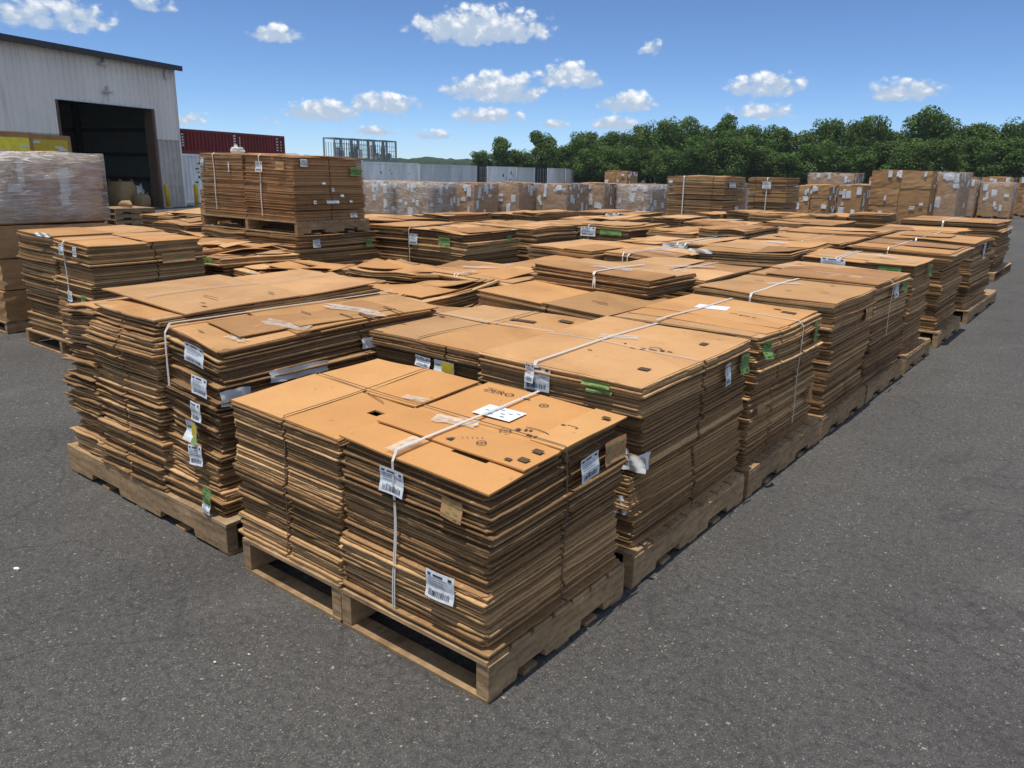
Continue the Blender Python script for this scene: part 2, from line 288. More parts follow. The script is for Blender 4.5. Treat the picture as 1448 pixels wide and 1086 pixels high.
# ------------------------------------------------------------------ flattened cardboard
class Wave:
    def __init__(s, rng, amp, k=4):
        s.c = [(rng.uniform(.6, 2.6), rng.uniform(.6, 2.6), rng.uniform(0, 6.28), rng.uniform(0, 6.28), rng.uniform(.3, 1.0) * amp / k * 1.6) for _ in range(k)]
    def __call__(s, u, v, ph=0.0):
        return sum(a * np.sin(3.1 * p * u + f + ph) * np.sin(3.1 * q * v + h + .7 * ph) for p, q, f, h, a in s.c)
class Stack:
    """one column of flattened boxes; (x0,x1,y0,y1) footprint, h = height of the top above z0 (one value or fl, fr, br, bl)"""
    def __init__(s, label, x0, x1, y0, y1, h, z0=.165, near=1, seed=0, lean=(0, 0), amp=None, pitch=None, group='stacks of flattened cardboard boxes',
                 mat='card', slots=(), rag=1.0, name='cardboard_stack', tops=None, bundles=None, topmat='cardtop'):
        s.r = r = np.random.default_rng(seed + 11); s.x0, s.x1, s.y0, s.y1, s.z0 = x0, x1, y0, y1, z0
        s.h = (h,) * 4 if np.isscalar(h) else h; s.lean = lean; s.w = x1 - x0; s.d = y1 - y0
        s.near = near; s.mat = mat; s.topmat = topmat; s.cx, s.cy = (x0 + x1) / 2, (y0 + y1) / 2
        s.wave = Wave(r, amp * .55 if amp is not None else .015)
        s.o = thing(name, label, 'cardboard stack', (s.cx, s.cy, z0), 0, group)
        s.build(pitch or (.0118 if near == 2 else .0145 if near == 1 else .022), slots, rag, bundles)
        s.make_tops(tops)
    def H(s, u, v):
        a, b_, c, d = s.h
        return (a * (1 - u) * (1 - v) + b_ * u * (1 - v) + c * u * v + d * (1 - u) * v)
    def zrel(s, u, v, t):     # height above z0 of level t in 0..1 (may be 1+)
        uu, vv = np.clip(u, -.1, 1.1), np.clip(v, -.1, 1.1)
        return t * (s.H(uu, vv) + s.wave(uu, vv, 1.3 * t) * (t ** .6))
    def loc(s, u, v, t):      # local x, y
        return (u - .5) * s.w + s.lean[0] * t, (v - .5) * s.d + s.lean[1] * t
    def P(s, u, v, dz=0.0, t=1.0):
        x, y = s.loc(u, v, t); return np.array((x, y, float(s.zrel(u, v, t)) + dz))
    def template(s, slots):
        k = {2: .055, 1: .10, 0: .28}[s.near]; nx, ny = max(3, int(s.w / k)), max(3, int(s.d / k)); c = .003; P = []
        def edge(side, n, length):
            q = sorted(set([c / length] + list(np.linspace(.06, .94, n)) + [.018, .982, 1 - c / length])); out = [(x, 0.0) for x in q]
            for (sd, pos, wd, dp) in slots:
                if sd == side:
                    e = wd / 2 / length
                    out = [o for o in out if not (pos - e - .012 < o[0] < pos + e + .012)] + [(pos - e, 0), (pos - e * .8, dp), (pos + e * .8, dp), (pos + e, 0)]
            return sorted(out)
        for a, dp in edge('s', nx, s.w): P.append((a, 0, dp, 0, -1, a))
        for a, dp in edge('e', ny, s.d): P.append((1, a, dp, 1, 0, a))
        for a, dp in edge('n', nx, s.w): P.append((1 - a, 1, dp, 0, 1, a))
        for a, dp in edge('w', ny, s.d): P.append((0, 1 - a, dp, -1, 0, a))
        return np.array(P)
    def build(s, pitch, slots, rag, bundles):
        r = s.r; T = s.template(slots); n = len(T); hm = max(s.h); cnt = max(6, int(hm / pitch))
        th = r.uniform(.62, 1.15, cnt); gap = r.uniform(.03, .26, cnt)
        gap[r.random(cnt) < .05] += r.uniform(.2, .6)
        # bundle breaks
        cuts = [0]
        while cuts[-1] < cnt - 4: cuts.append(cuts[-1] + int(r.integers(5, 15) * (.0145 / pitch) ** .8 * (1 if s.near else .8)) + 1)
        cuts[-1] = cnt
        if len(cuts) < 2: cuts = [0, cnt]
        for c_ in cuts[1:-1]: gap[c_ - 1] += r.uniform(.1, .55)
        lev = np.cumsum(np.stack([th, gap], 1).ravel()); tot = lev[-1] - gap[-1]; lev = np.concatenate([[0], lev]) / tot
        u0, v0, dp, nxn, nyn, al = T.T
        f_side = lambda a, b_: [(a + i, a + (i + 1) % n, b_ + (i + 1) % n, b_ + i) for i in range(n)]
        faces = f_side(2 * n, 0) + f_side(0, n) + f_side(n, 3 * n)            # inner top->outer top ; side ; bottom
        if s.near == 2: faces = [tuple(q) for q in f_side(3 * n, 0)[::1]] + f_side(0, n) + f_side(n, 2 * n) + f_side(2 * n, 4 * n)
        per = []
        groups = [(cuts[i], cuts[i + 1]) for i in range(len(cuts) - 1)]
        if s.near == 0: groups = [(0, cnt)]
        sub = {c_: None for c_ in cuts}
        bx = by = br = 0; bs = 0; bt = .5; ph = 0
        for (i0, i1) in groups:
            gm = G()
            for i in range(i0, i1):
                if i in sub:
                    bx, by = r.normal(0, .0075 * rag, 2); br = r.normal(0, .007 * rag); bs = r.normal(0, .006 * rag); bt = float(np.clip(r.normal(.5, .17), .1, .9)); ph = r.uniform(0, 50)
                    if i == 0: bx = by = bs = 0
                ox, oy = r.normal(0, .0052 * min(rag, 2.4), 2); rot = br + r.normal(0, .0025 * rag); e = bs + r.normal(0, .0042 * min(rag, 2.4))
                if r.random() < .06: e += r.uniform(.004, .014) * rag
                p1, p2, p3 = r.uniform(0, 6.28, 3)
                cross = .0017 * rag * (np.sin(al * 5.3 + p1 + nxn * 2) + .6 * np.sin(al * 13 + p2 + nyn)) * (1 if s.near else .6) + (r.normal(0, .0010 * rag, n) if s.near == 2 else 0)
                if r.random() < .42:                                   # a torn or shifted stretch of edge that juts out
                    q = int(r.integers(0, 4)); a0 = r.uniform(-.2, .9); a1 = a0 + r.uniform(.12, .8); sdm = ((nyn == -1), (nxn == 1), (nyn == 1), (nxn == -1))[q]
                    cross = cross + np.where(sdm & (al > a0) & (al < a1), r.uniform(.003, .011) * min(rag, 2), 0)
                corner = np.minimum(al, 1 - al); kc = np.round(u0) * 2 + np.round(v0); cc = np.where(r.random(4) < .34, r.uniform(.006, .024, 4), r.uniform(-.002, .004, 4)) * min(rag, 1.6); worn = -1.0 * (corner < .012) * cc[kc.astype(int)]
                out = cross + worn - dp * r.uniform(.5, 1.25)
                tlo, thi = lev[2 * i], lev[2 * i + 1]
                x, y = s.loc(u0, v0, (tlo + thi) / 2)
                x = x + nxn * out + e * 2 * (u0 - .5); y = y + nyn * out + e * 2 * (v0 - .5)
                cr, sr = math.cos(rot), math.sin(rot); x, y = x * cr - y * sr + ox + bx, x * sr + y * cr + oy + by
                curl = (r.normal(0, .0013, 4) if s.near else np.zeros(4)) * rag
                cz = curl[0] * (1 - u0) * (1 - v0) + curl[1] * u0 * (1 - v0) + curl[2] * u0 * v0 + curl[3] * (1 - u0) * v0
                zl, zh = s.zrel(u0, v0, tlo) + cz, s.zrel(u0, v0, thi) + cz
                ins = .10; xi, yi = x - np.sign(u0 - .5) * np.minimum(ins, abs(u0 - .5) * s.w), y - np.sign(v0 - .5) * np.minimum(ins, abs(v0 - .5) * s.d)
                ui, vi = np.clip(u0, ins / s.w, 1 - ins / s.w), np.clip(v0, ins / s.d, 1 - ins / s.d)
                zli, zhi = s.zrel(ui, vi, tlo), s.zrel(ui, vi, thi)
                tone = float(np.clip(bt - .12 + r.normal(0, .16), 0, 1)) if r.random() > .13 else float(r.uniform(.7, 1))
                if s.near == 2:
                    zm = zl * .45 + zh * .55
                    V = np.concatenate([np.stack([x - nxn * .0010, y - nyn * .0010, zh], 1), np.stack([x, y, zm], 1), np.stack([x - nxn * .0012, y - nyn * .0012, zl], 1), np.stack([xi, yi, zhi], 1), np.stack([xi, yi, zli], 1)])
                else:
                    V = np.concatenate([np.stack([x, y, zh], 1), np.stack([x, y, zl], 1), np.stack([xi, yi, zhi], 1), np.stack([xi, yi, zli], 1)])
                tn = np.full(len(faces), tone)
                gm.add(V, faces, 0, tn)
            # dark filler added inside to block light so the gaps look dark
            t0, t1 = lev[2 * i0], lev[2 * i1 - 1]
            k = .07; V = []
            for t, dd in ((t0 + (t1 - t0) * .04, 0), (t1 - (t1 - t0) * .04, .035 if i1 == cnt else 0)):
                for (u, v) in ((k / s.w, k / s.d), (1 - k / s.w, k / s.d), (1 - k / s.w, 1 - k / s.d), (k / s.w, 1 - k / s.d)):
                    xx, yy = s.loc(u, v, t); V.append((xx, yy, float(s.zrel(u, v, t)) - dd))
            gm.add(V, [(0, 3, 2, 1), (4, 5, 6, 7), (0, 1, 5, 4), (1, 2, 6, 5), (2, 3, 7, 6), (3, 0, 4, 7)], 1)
            gm.obj('bundle' if s.near else 'sheet_pile', [s.mat, 'core'], s.o)
    # ---- a full sheet lying on top; us, vs = break positions, holes = set of removed cells
    def sheet(s, us, vs, dz=.004, th=.006, holes=(), lift=(0, 0, 0, 0), tone=.5, over=0.0, name='top_sheet', mat=None, rot=0.0):
        nu, nv = len(us), len(vs); U, V = np.meshgrid(us, vs, indexing='ij')
        a = (U - us[0]) / (us[-1] - us[0]); c = (V - vs[0]) / (vs[-1] - vs[0])
        lf = lift[0] * (1 - a) * (1 - c) + lift[1] * a * (1 - c) + lift[2] * a * c + lift[3] * (1 - a) * c
        X, Y = s.loc(U, V, 1.0)
        if rot:
            mx_, my_ = X.mean(), Y.mean(); X, Y = mx_ + (X - mx_) * math.cos(rot) - (Y - my_) * math.sin(rot), my_ + (X - mx_) * math.sin(rot) + (Y - my_) * math.cos(rot)
        wv = s.r.uniform(0, 6.28, 2); small = .0022 * np.sin(9 * U + wv[0]) * np.sin(8 * V + wv[1])
        rim = np.minimum(np.minimum(a, 1 - a), np.minimum(c, 1 - c)); droop = -.003 * (rim < .02)
        ZT = s.zrel(U, V, 1.0) + dz + lf + small + droop; ZB = ZT - th
        vt = np.stack([X, Y, ZT], -1).reshape(-1, 3); vb = np.stack([X, Y, ZB], -1).reshape(-1, 3); M = nu * nv
        id_ = lambda i, j: i * nv + j; keep = {(i, j) for i in range(nu - 1) for j in range(nv - 1)} - set(holes); f = []
        for (i, j) in keep:
            q = (id_(i, j), id_(i + 1, j), id_(i + 1, j + 1), id_(i, j + 1)); f.append(q); f.append(tuple(k + M for k in q[::-1]))
            for (di, dj, A, B) in ((0, -1, id_(i, j), id_(i + 1, j)), (1, 0, id_(i + 1, j), id_(i + 1, j + 1)), (0, 1, id_(i + 1, j + 1), id_(i, j + 1)), (-1, 0, id_(i, j + 1), id_(i, j))):
                if (i + di, j + dj) not in keep: f.append((A + M, B + M, B, A))
        gm = G(); gm.add(np.concatenate([vt, vb]), f, 0, tone); return gm.obj(name, mat or s.topmat, s.o)
    def make_tops(s, tops):
        if tops == 'none': return
        r = s.r; n = 9 if s.near else 5
        auto = tops is None
        if auto:
            a, c = r.uniform(.38, .62, 2)
            tops = [[(0, 1, 0, c), (0, 1, c, 1)], [(0, a, 0, 1), (a, 1, 0, 1)], [(0, a, 0, 1), (a, 1, 0, c), (a, 1, c, 1)], [(0, a, 0, c), (a, 1, 0, c), (0, 1, c, 1)]][int(r.integers(0, 4))]
        for (u0, u1, v0, v1) in tops:
            e = .005; o = r.normal(0, .012, 2) if auto else (0, 0)
            s.sheet(np.linspace(u0 + e + o[0], u1 - e + o[0], n), np.linspace(v0 + e + o[1], v1 - e + o[1], n), .006 + r.uniform(0, .012), .007, lift=tuple(r.normal(0, .004, 4)), tone=float(r.uniform(.1, .95)), rot=r.normal(0, .012))
        if auto: s.loose(int(r.integers(1, 4)), .05, .015, .010)
        # a little tape, wear and print on most tops
        if auto:
            for k in range(int(r.integers(0, 3))): s.patch(r.uniform(-.3, .3) * s.w, r.uniform(-.3, .3) * s.d, r.uniform(.12, .4), r.uniform(.03, .08), .045, 'tape', 'clear_tape', r.uniform(-.6, .6), ragged=.25)
    def loose(s, n, rot=.12, lift=.03, dz=.012, size=(.35, .95), tone=(.05, .95)):
        r = s.r
        for k in range(n):
            a, c = r.uniform(*size, 2); u, v = r.uniform(-.04, 1.04 - a), r.uniform(-.04, 1.04 - c); m = 6
            lf = r.normal(0, lift * .35, 4); lf[int(r.integers(0, 4))] += abs(r.normal(0, lift))
            s.sheet(np.linspace(u, u + a, m), np.linspace(v, v + c, m), dz + .007 * k, .006, lift=tuple(lf), tone=float(r.uniform(*tone)), rot=r.normal(0, rot), name='loose_sheet')
    # ---- straps, twine, paper on it
    def strap(s, u=.5, v_from=0.0, v_to=1.0, w=.009, mat='strap', down=True, dz=.016, zend=0.0, off=.016, name='strap', back=True, axis='y', two=0.0):
        gm = G(); m = 26
        for sh in ((-two, two) if two else (0.0,)):
            pts = []
            for k in np.linspace(v_from, v_to, m):
                p = s.P(u, k, dz) if axis == 'y' else s.P(k, u, dz)
                if axis == 'y': p[0] += sh
                else: p[1] += sh
                pts.append(p)
            D = np.array((0, -1, 0)) if axis == 'y' else np.array((1, 0, 0))
            if down:
                k = v_from if axis == 'y' else v_to; dn = []
                for t in np.linspace(.985, zend, 12):
                    p = s.P(u, k, 0, t) if axis == 'y' else s.P(k, u, 0, t)
                    p = p + D * (off + .004 * math.sin(9 * t + u * 30)); p[0 if axis == 'y' else 1] += sh + .010 * math.sin(3.1 * t + sh * 40); dn.append(p)
                pts = (dn[::-1] + pts) if axis == 'y' else (pts + dn)
            pts = np.array(pts); W_ = np.array((1, 0, 0)) if axis == 'y' else np.array((0, 1, 0)); V = []
            for i, p in enumerate(pts):
                d = pts[min(i + 1, len(pts) - 1)] - pts[max(i - 1, 0)]; nn = np.cross(d, W_); nn = nn / (np.linalg.norm(nn) + 1e-9)
                if axis != 'y': nn = -nn
                nn = -nn if (nn[2] < 0 or (abs(nn[2]) < .1 and nn @ D < 0)) else nn
                for (a, c) in ((-1, 0), (1, 0), (1, 1), (-1, 1)): V.append(p + W_ * a * w / 2 + nn * c * .002)
            f = [(4 * i + k, 4 * i + (k + 1) % 4, 4 * i + 4 + (k + 1) % 4, 4 * i + 4 + k) for i in range(len(pts) - 1) for k in range(4)]
            gm.add(V, f + [(3, 2, 1, 0), tuple(4 * (len(pts) - 1) + k for k in range(4))])
        return gm.obj(name, mat, s.o)
    def face_pt(s, side, a, t, out):
        if side == 's': p = s.P(a, 0, 0, t); p[1] -= out
        elif side == 'e': p = s.P(1, a, 0, t); p[0] += out
        else: p = s.P(a, 1, 0, t); p[1] += out
        return p
    def paper(s, side, a, t, w=.11, h=.10, kind='paper', out=.024, tilt=0.0, name=None, curl=.012):
        """a printed sheet stuck to the side of the stack"""
        out += .010 if s.near == 2 else .004; c = s.face_pt(side, a, t, out); r = s.r; nx, ny = 7, 5; gm = G()
        A = np.array((1, 0, 0.)) if side == 's' else np.array((0, 1, 0.)); Nn = np.array((0, -1, 0.)) if side == 's' else np.array((1, 0, 0.)); Z = np.array((0, 0, 1.))
        sl = (s.face_pt(side, min(a + .1, 1), t, out) - s.face_pt(side, max(a - .1, 0), t, out))[2] / (.2 * (s.w if side == 's' else s.d))
        A2 = A * math.cos(tilt) + Z * (math.sin(tilt) + sl); Z2 = Z * math.cos(tilt) - A * math.sin(tilt); ph = r.uniform(0, 6, 2)
        def at(i, j, e): # i,j in 0..1
            bow = curl * (math.sin(3.1 * i + ph[0]) * .5 + (1 - j) ** 2 * .7 + .25 * math.sin(7 * j + ph[1]))
            return c + A2 * (i - .5) * w + Z2 * (j - .5) * h + Nn * (bow + e)
        V = [at(i / nx, j / ny, e) for e in (0, -.0012) for i in range(nx + 1) for j in range(ny + 1)]; M = (nx + 1) * (ny + 1); f = []
        for i in range(nx):
            for j in range(ny):
                q = (i * (ny + 1) + j, (i + 1) * (ny + 1) + j, (i + 1) * (ny + 1) + j + 1, i * (ny + 1) + j + 1)
                q = q if side == 's' else q; f.append(q); f.append(tuple(k + M for k in q[::-1]))
        mats = {'paper': ['paper', 'print', 'greylines'], 'green': ['green', 'darkgreen', 'paper'], 'mix': ['paper', 'green', 'yellowprint'], 'brown': ['boxcard', 'green', 'ink']}[kind]
        gm.add(V, f, 0)
        def bar(i0, i1, j0, j1, mi):
            k = max(2, int((i1 - i0) * 10)); V = []
            for e in np.linspace(i0, i1, k + 1): V += [at(e, j0, .0016), at(e, j1, .0016)]
            gm.add(V, [(2 * q, 2 * q + 2, 2 * q + 3, 2 * q + 1) for q in range(k)], mi)
        if kind == 'paper':
            bar(.07, .20, .84, .92, 1); bar(.28, .62, .84, .91, 1); bar(.80, .92, .82, .92, 1)
            for q in range(4): bar(.10, .10 + r.uniform(.4, .78), .74 - q * .085, .765 - q * .085, 2)
            x = .12
            while x < .86: wd = r.uniform(.012, .04); bar(x, x + wd, .10, .10 + r.uniform(.16, .24), 1 if r.random() < .5 else 2); x += wd + r.uniform(.012, .03)
        elif kind == 'green':
            for q in range(5): x = r.uniform(.05, .4); bar(x, x + r.uniform(.15, .5), .12 + q * .17, .17 + q * .17, 1)
            bar(.62, .9, .1, .2, 1)
        elif kind == 'mix':
            bar(.38, .98, .3, .96, 2); bar(.5, .98, .04, .5, 1); bar(.05, .3, .6, .7, 1)
        else:
            for q in range(9): x, y = r.uniform(.04, .8), r.uniform(.05, .9); bar(x, x + r.uniform(.08, .2), y, y + r.uniform(.03, .09), 1)
        return gm.obj(name or {'paper': 'paper_label', 'green': 'green_sticker', 'mix': 'paper_label', 'brown': 'green_sticker'}[kind], mats, s.o)
    def flat(s, polys, dz, mat, name):
        "thin printed marks lying on the top; polys in metres from the stack centre"
        if 1 < len(polys) <= 6: return [s.flat([q], dz, mat, name) for q in polys]
        gm = G()
        fine = []
        for q in polys:
            if len(q) == 4:
                q = [np.array(p) for p in q]; m = 1 + int(max(np.linalg.norm(q[1] - q[0]), np.linalg.norm(q[3] - q[0])) / .03)
                P4 = lambda i, j: tuple(q[0] * (1 - i) * (1 - j) + q[1] * i * (1 - j) + q[2] * i * j + q[3] * (1 - i) * j)
                fine += [[P4(i / m, j / m), P4((i + 1) / m, j / m), P4((i + 1) / m, (j + 1) / m), P4(i / m, (j + 1) / m)] for i in range(m) for j in range(m)]
            else: fine.append(q)
        for q in fine:
            V = []
            for (x, y) in q:
                u, v = x / s.w + .5 - s.lean[0] / s.w, y / s.d + .5 - s.lean[1] / s.d; V.append((x, y, float(s.zrel(u, v, 1.0)) + dz))
            gm.add(V, [tuple(range(len(q)))])
        return gm.obj(name, mat, s.o)
    def patch(s, x, y, w, d, dz, mat='paper', name='paper_label', rot=0.0, n=6, ragged=0.0):
        gm = G(); V = []; co, si = math.cos(rot), math.sin(rot)
        for i in range(n + 1):
            for j in range(n + 1):
                a, c = (i / n - .5) * w, (j / n - .5) * d
                if ragged and (i in (0, n) or j in (0, n)): a *= 1 + s.r.uniform(-ragged, ragged); c *= 1 + s.r.uniform(-ragged, ragged)
                xx, yy = x + a * co - c * si, y + a * si + c * co; V.append((xx, yy, float(s.zrel(xx / s.w + .5 - s.lean[0] / s.w, yy / s.d + .5 - s.lean[1] / s.d, 1.0)) + dz))
        gm.add(V, [(i * (n + 1) + j, (i + 1) * (n + 1) + j, (i + 1) * (n + 1) + j + 1, i * (n + 1) + j + 1) for i in range(n) for j in range(n)])
        return gm.obj(name, mat, s.o)
    def text(s, body, size, x, y, dz, rot=0.0, mat='print', name='lettering', stretch=1.0):
        cu = bpy.data.curves.new('lettering', 'FONT'); cu.body = body; cu.size = size; cu.resolution_u = 2
        ob = bpy.data.objects.new('lettering', cu); COL.objects.link(ob); bpy.context.view_layer.update()
        me = bpy.data.meshes.new_from_object(ob.evaluated_get(bpy.context.evaluated_depsgraph_get())); bpy.data.objects.remove(ob)
        co, si = math.cos(rot), math.sin(rot)
        for v in me.vertices:
            a, c = v.co.x * stretch, v.co.y; xx, yy = x + a * co - c * si, y + a * si + c * co
            v.co = (xx, yy, float(s.zrel(xx / s.w + .5, yy / s.d + .5, 1.0)) + dz)
        me.materials.clear(); me.materials.append(MAT[mat]); o = bpy.data.objects.new(name, me); COL.objects.link(o); o.parent = s.o; return o
def ring(x, y, r, w=.004, n=18, a0=0, a1=360, sq=1.0):
    q = []
    for k in range(n):
        t0, t1 = R(a0 + (a1 - a0) * k / n), R(a0 + (a1 - a0) * (k + 1) / n)
        q.append([(x + (r + w) * math.cos(t0), y + sq * (r + w) * math.sin(t0)), (x + (r + w) * math.cos(t1), y + sq * (r + w) * math.sin(t1)), (x + r * math.cos(t1), y + sq * r * math.sin(t1)), (x + r * math.cos(t0), y + sq * r * math.sin(t0))])
    return q
def rect(x, y, w, d): return [(x - w / 2, y - d / 2), (x + w / 2, y - d / 2), (x + w / 2, y + d / 2), (x - w / 2, y + d / 2)]

# ------------------------------------------------------------------ pallets
def pallet(label, x0, x1, y0, y1, run='y', z0=0.0, h=.165, seed=0, boards=7, group='wooden pallets', detail=True, two=False, along=False):
    r = np.random.default_rng(seed + 500); cx_, cy_ = (x0 + x1) / 2, (y0 + y1) / 2; w, d = x1 - x0, y1 - y0
    o = thing('wooden_pallet', label, 'pallet', (cx_, cy_, z0), 0, group)
    Lr, Cr = (d, w) if run == 'y' else (w, d)       # along stringers, across
    def put(gm, a0, a1, c0, c1, q0, q1, mi=0, tone=None):   # a along stringers, c across
        if run == 'y': gm.box(c0, c1, a0, a1, q0, q1, mi, tone, .0015, r)
        else: gm.box(a0, a1, c0, c1, q0, q1, mi, tone, .0015, r)
    tb, bb = .018, .018; gm = G(); pw = Lr / boards
    if along:                       # deck boards laid lengthwise, flush with the outer stringers
        m = 8; cw = Cr / m
        for k in range(m): c0 = -Cr / 2 + k * cw; put(gm, -Lr / 2, Lr / 2, c0 + (.0 if k == 0 else .006), c0 + cw - (.0 if k == m - 1 else .006), h - tb, h)
    for k in (range(0) if along else range(boards)):
        wd = pw * (.95 if k in (0, boards - 1) else r.uniform(.80, .93)); a = -Lr / 2 + (k + .5) * pw
        if k == 0: a = -Lr / 2 + wd / 2
        if k == boards - 1: a = Lr / 2 - wd / 2
        put(gm, a - wd / 2, a + wd / 2, -Cr / 2 + r.uniform(.004, .012), Cr / 2 - r.uniform(.004, .012), h - tb, h)
    if detail and not along:
        for k in range(boards):
            a = -Lr / 2 + (k + .5) * pw
            for c in (-Cr / 2 + .035, -Cr / 2 + .06, Cr / 2 - .035, Cr / 2 - .06, .012, -.012):
                aa = a + r.normal(0, .012); put(gm, aa - .004, aa + .004, c - .004, c + .004, h - .001, h + .0015, 1)
    gm.obj('deck', ['wood', 'steel'], o)
    sw_ = .062
    for c in ((-Cr / 2 + sw_ / 2 + .001, Cr / 2 - sw_ / 2 - .001) if two else (-Cr / 2 + sw_ / 2 + .001, 0, Cr / 2 - sw_ / 2 - .001)):
        gm = G(); n1, nw, nd = Lr * .17, Lr * .20, .042; A = Lr / 2 - .004
        prof = [(-A, bb), (-A + n1, bb), (-A + n1 + .012, bb + nd), (-A + n1 + nw - .012, bb + nd), (-A + n1 + nw, bb), (A - n1 - nw, bb), (A - n1 - nw + .012, bb + nd), (A - n1 - .012, bb + nd), (A - n1, bb), (A, bb), (A, h - tb - .001), (-A, h - tb - .001)]
        V = []
        for sd in (-1, 1):
            for (a, z) in prof: V.append((c + sd * sw_ / 2, a, z) if run == 'y' else (a, c + sd * sw_ / 2, z))
        m = len(prof); f = [tuple(range(m))[::-1], tuple(range(m, 2 * m))] + [(i, (i + 1) % m, m + (i + 1) % m, m + i) for i in range(m)]
        if run != 'y': f = [q[::-1] for q in f]
        gm.add(V, f); gm.obj('stringer', 'wood', o)
    gm = G()
    for k, a in enumerate(np.linspace(-Lr / 2 + .05, Lr / 2 - .05, 5 if detail else 3)):
        put(gm, a - .048, a + .048, -Cr / 2 + .006, Cr / 2 - .006, 0.001, bb - .0005)
    gm.obj('bottom_deck', 'wood', o)
    return o

# ================================================================== the large structures
# ---- warehouse
WA = R(111); wd_ = np.array((math.cos(WA), math.sin(WA))); wn_ = np.array((math.sin(WA), -math.cos(WA)))   # along the front, outward normal
def to_local(parent_loc, rz): pass
wh = thing('warehouse', 'grey metal warehouse with a wide open doorway and dark eave', 'warehouse', (-33.89, 17.89, 0), WA)   # local x along the front, local -y outward
def whq(g, x0, x1, z0, z1, y, pitch=.30, dep=.06, mi=0):
    "ribbed sheet in the front plane"
    xs = []; x = x0
    while x < x1 - 1e-6:
        e = min(x + pitch, x1); w = e - x
        xs += [(x, 0), (x + w * .62, 0), (x + w * .70, -dep), (x + w * .92, -dep)] if w > .1 else [(x, 0)]
        x = e
    xs.append((x1, 0)); V = [(a, y + q, z) for z in (z0, z1) for a, q in xs]; n = len(xs)
    g.add(V, [(i, i + 1, n + i + 1, n + i) for i in range(n - 1)], mi)
WL, DX0, DX1, DZ, EV, DEP = -26.0, -6.42, -1.42, 4.27, 6.05, 16.0
g = G(); whq(g, WL, DX0, 2.98, EV, 0); whq(g, DX1, .22, 2.98, EV, 0); whq(g, DX0, DX1, DZ, EV, 0); g.obj('wall_cladding', 'wallsheet', wh)
g = G(); whq(g, WL, DX0, .0, 2.98, .012); whq(g, DX1, .22, 0.0, 2.98, .012); g.obj('wainscot', 'wainscot', wh)
g = G(); g.box(DX1 + .2, .24, -.035, -.003, .98, 1.02); g.box(DX1 + .2, .24, -.05, -.004, 2.95, 3.0); g.obj('wainscot_trim', 'wainscot', wh)
g = G(); g.box(.14, .24, -.06, -.0, 0, EV); g.obj('corner_trim', 'wallsheet', wh)
g = G()   # shell: end wall, far end, back, inside faces
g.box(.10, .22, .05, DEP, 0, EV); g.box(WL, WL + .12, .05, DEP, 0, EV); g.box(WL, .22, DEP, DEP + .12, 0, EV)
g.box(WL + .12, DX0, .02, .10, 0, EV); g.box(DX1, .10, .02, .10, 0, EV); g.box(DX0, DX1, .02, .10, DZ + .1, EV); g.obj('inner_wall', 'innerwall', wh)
g = G()
for z in (1.15, 2.25, 3.35, 4.6): g.box(-.02, .098, .3, DEP - .2, z, z + .16)
for y in (.5, 5.5, 10.5): g.box(-.16, .0975, y, y + .22, .01, EV - .2)
g.obj('girt', 'steel', wh)
g = G(); g.box(DX0 - .08, DX0 + .04, -.05, .16, 0, DZ + .08); g.obj('door_jamb', 'jamb', wh)
g = G(); g.box(DX1 - .02, DX1 + .13, -.05, .40, 0, DZ + .08); g.obj('door_jamb', 'jamb', wh)
g = G(); g.box(DX0 - .10, DX1 + .14, -.055, .14, DZ - .02, DZ + .09); g.obj('door_header', 'rooftin', wh)
g = G(); g.add([(WL - .3, -.35, EV + .16), (.28, -.35, EV + .16), (.28, DEP / 2, EV + .95), (WL - .3, DEP / 2, EV + .95), (.28, DEP + .4, EV + .16), (WL - .3, DEP + .4, EV + .16),
          (WL - .3, -.35, EV + .10), (.28, -.35, EV + .10), (.28, DEP / 2, EV + .88), (WL - .3, DEP / 2, EV + .88), (.28, DEP + .4, EV + .10), (WL - .3, DEP + .4, EV + .10)],
         [(0, 1, 2, 3), (3, 2, 4, 5), (9, 8, 7, 6), (11, 10, 8, 9), (6, 7, 1, 0), (10, 11, 5, 4), (7, 8, 2, 1), (8, 10, 4, 2), (9, 6, 0, 3), (11, 9, 3, 5)]); g.obj('roof', 'rooftin', wh)
g = G(); g.add([(.22, .05, EV), (.22, DEP, EV), (.22, DEP / 2, EV + .86), (.10, .05, EV), (.10, DEP, EV), (.10, DEP / 2, EV + .86)], [(0, 1, 2), (5, 4, 3), (0, 2, 5, 3), (2, 1, 4, 5)]); g.obj('gable', 'wallsheet', wh)
g = G(); g.box(WL - .3, .30, -.46, -.352, EV - .06, EV + .15); g.box(WL - .3, .30, -.352, -.02, EV - .02, EV + .02); g.obj('gutter', 'trim', wh)
g = G(); g.box(WL + .1, .1, .05, DEP, .004, .012); g.obj('floor_slab', 'concrete', wh)
def fixture(x, z, label, w=.34):
    t = thing('wall_lamp', label, 'lamp'); t.location = wh.matrix_world @ Vector((0, 0, 0)); 
    p = Matrix.Translation((-33.89, 17.89, 0)) @ Matrix.Rotation(WA, 4, 'Z') @ Vector((x, -.05, z)); t.location = p; t.rotation_euler = (0, 0, WA)
    g = G(); g.box(-w / 2, w / 2, -.26, 0, 0, .07); g.box(-w / 2 + .03, w / 2 - .03, -.24, -.03, -.03, .0); g.obj('lamp_head', 'fixture', t)
    g = G(); g.box(w / 2 - .09, w / 2 - .03, -.12, .02, .07, .26); g.obj('bracket', 'fixture', t)
fixture(-4.05, EV - .30, 'pale floodlight under the dark eave of the warehouse')
fixture(-4.0, DZ + .42, 'small lamp on the warehouse wall just above the open doorway', .3)
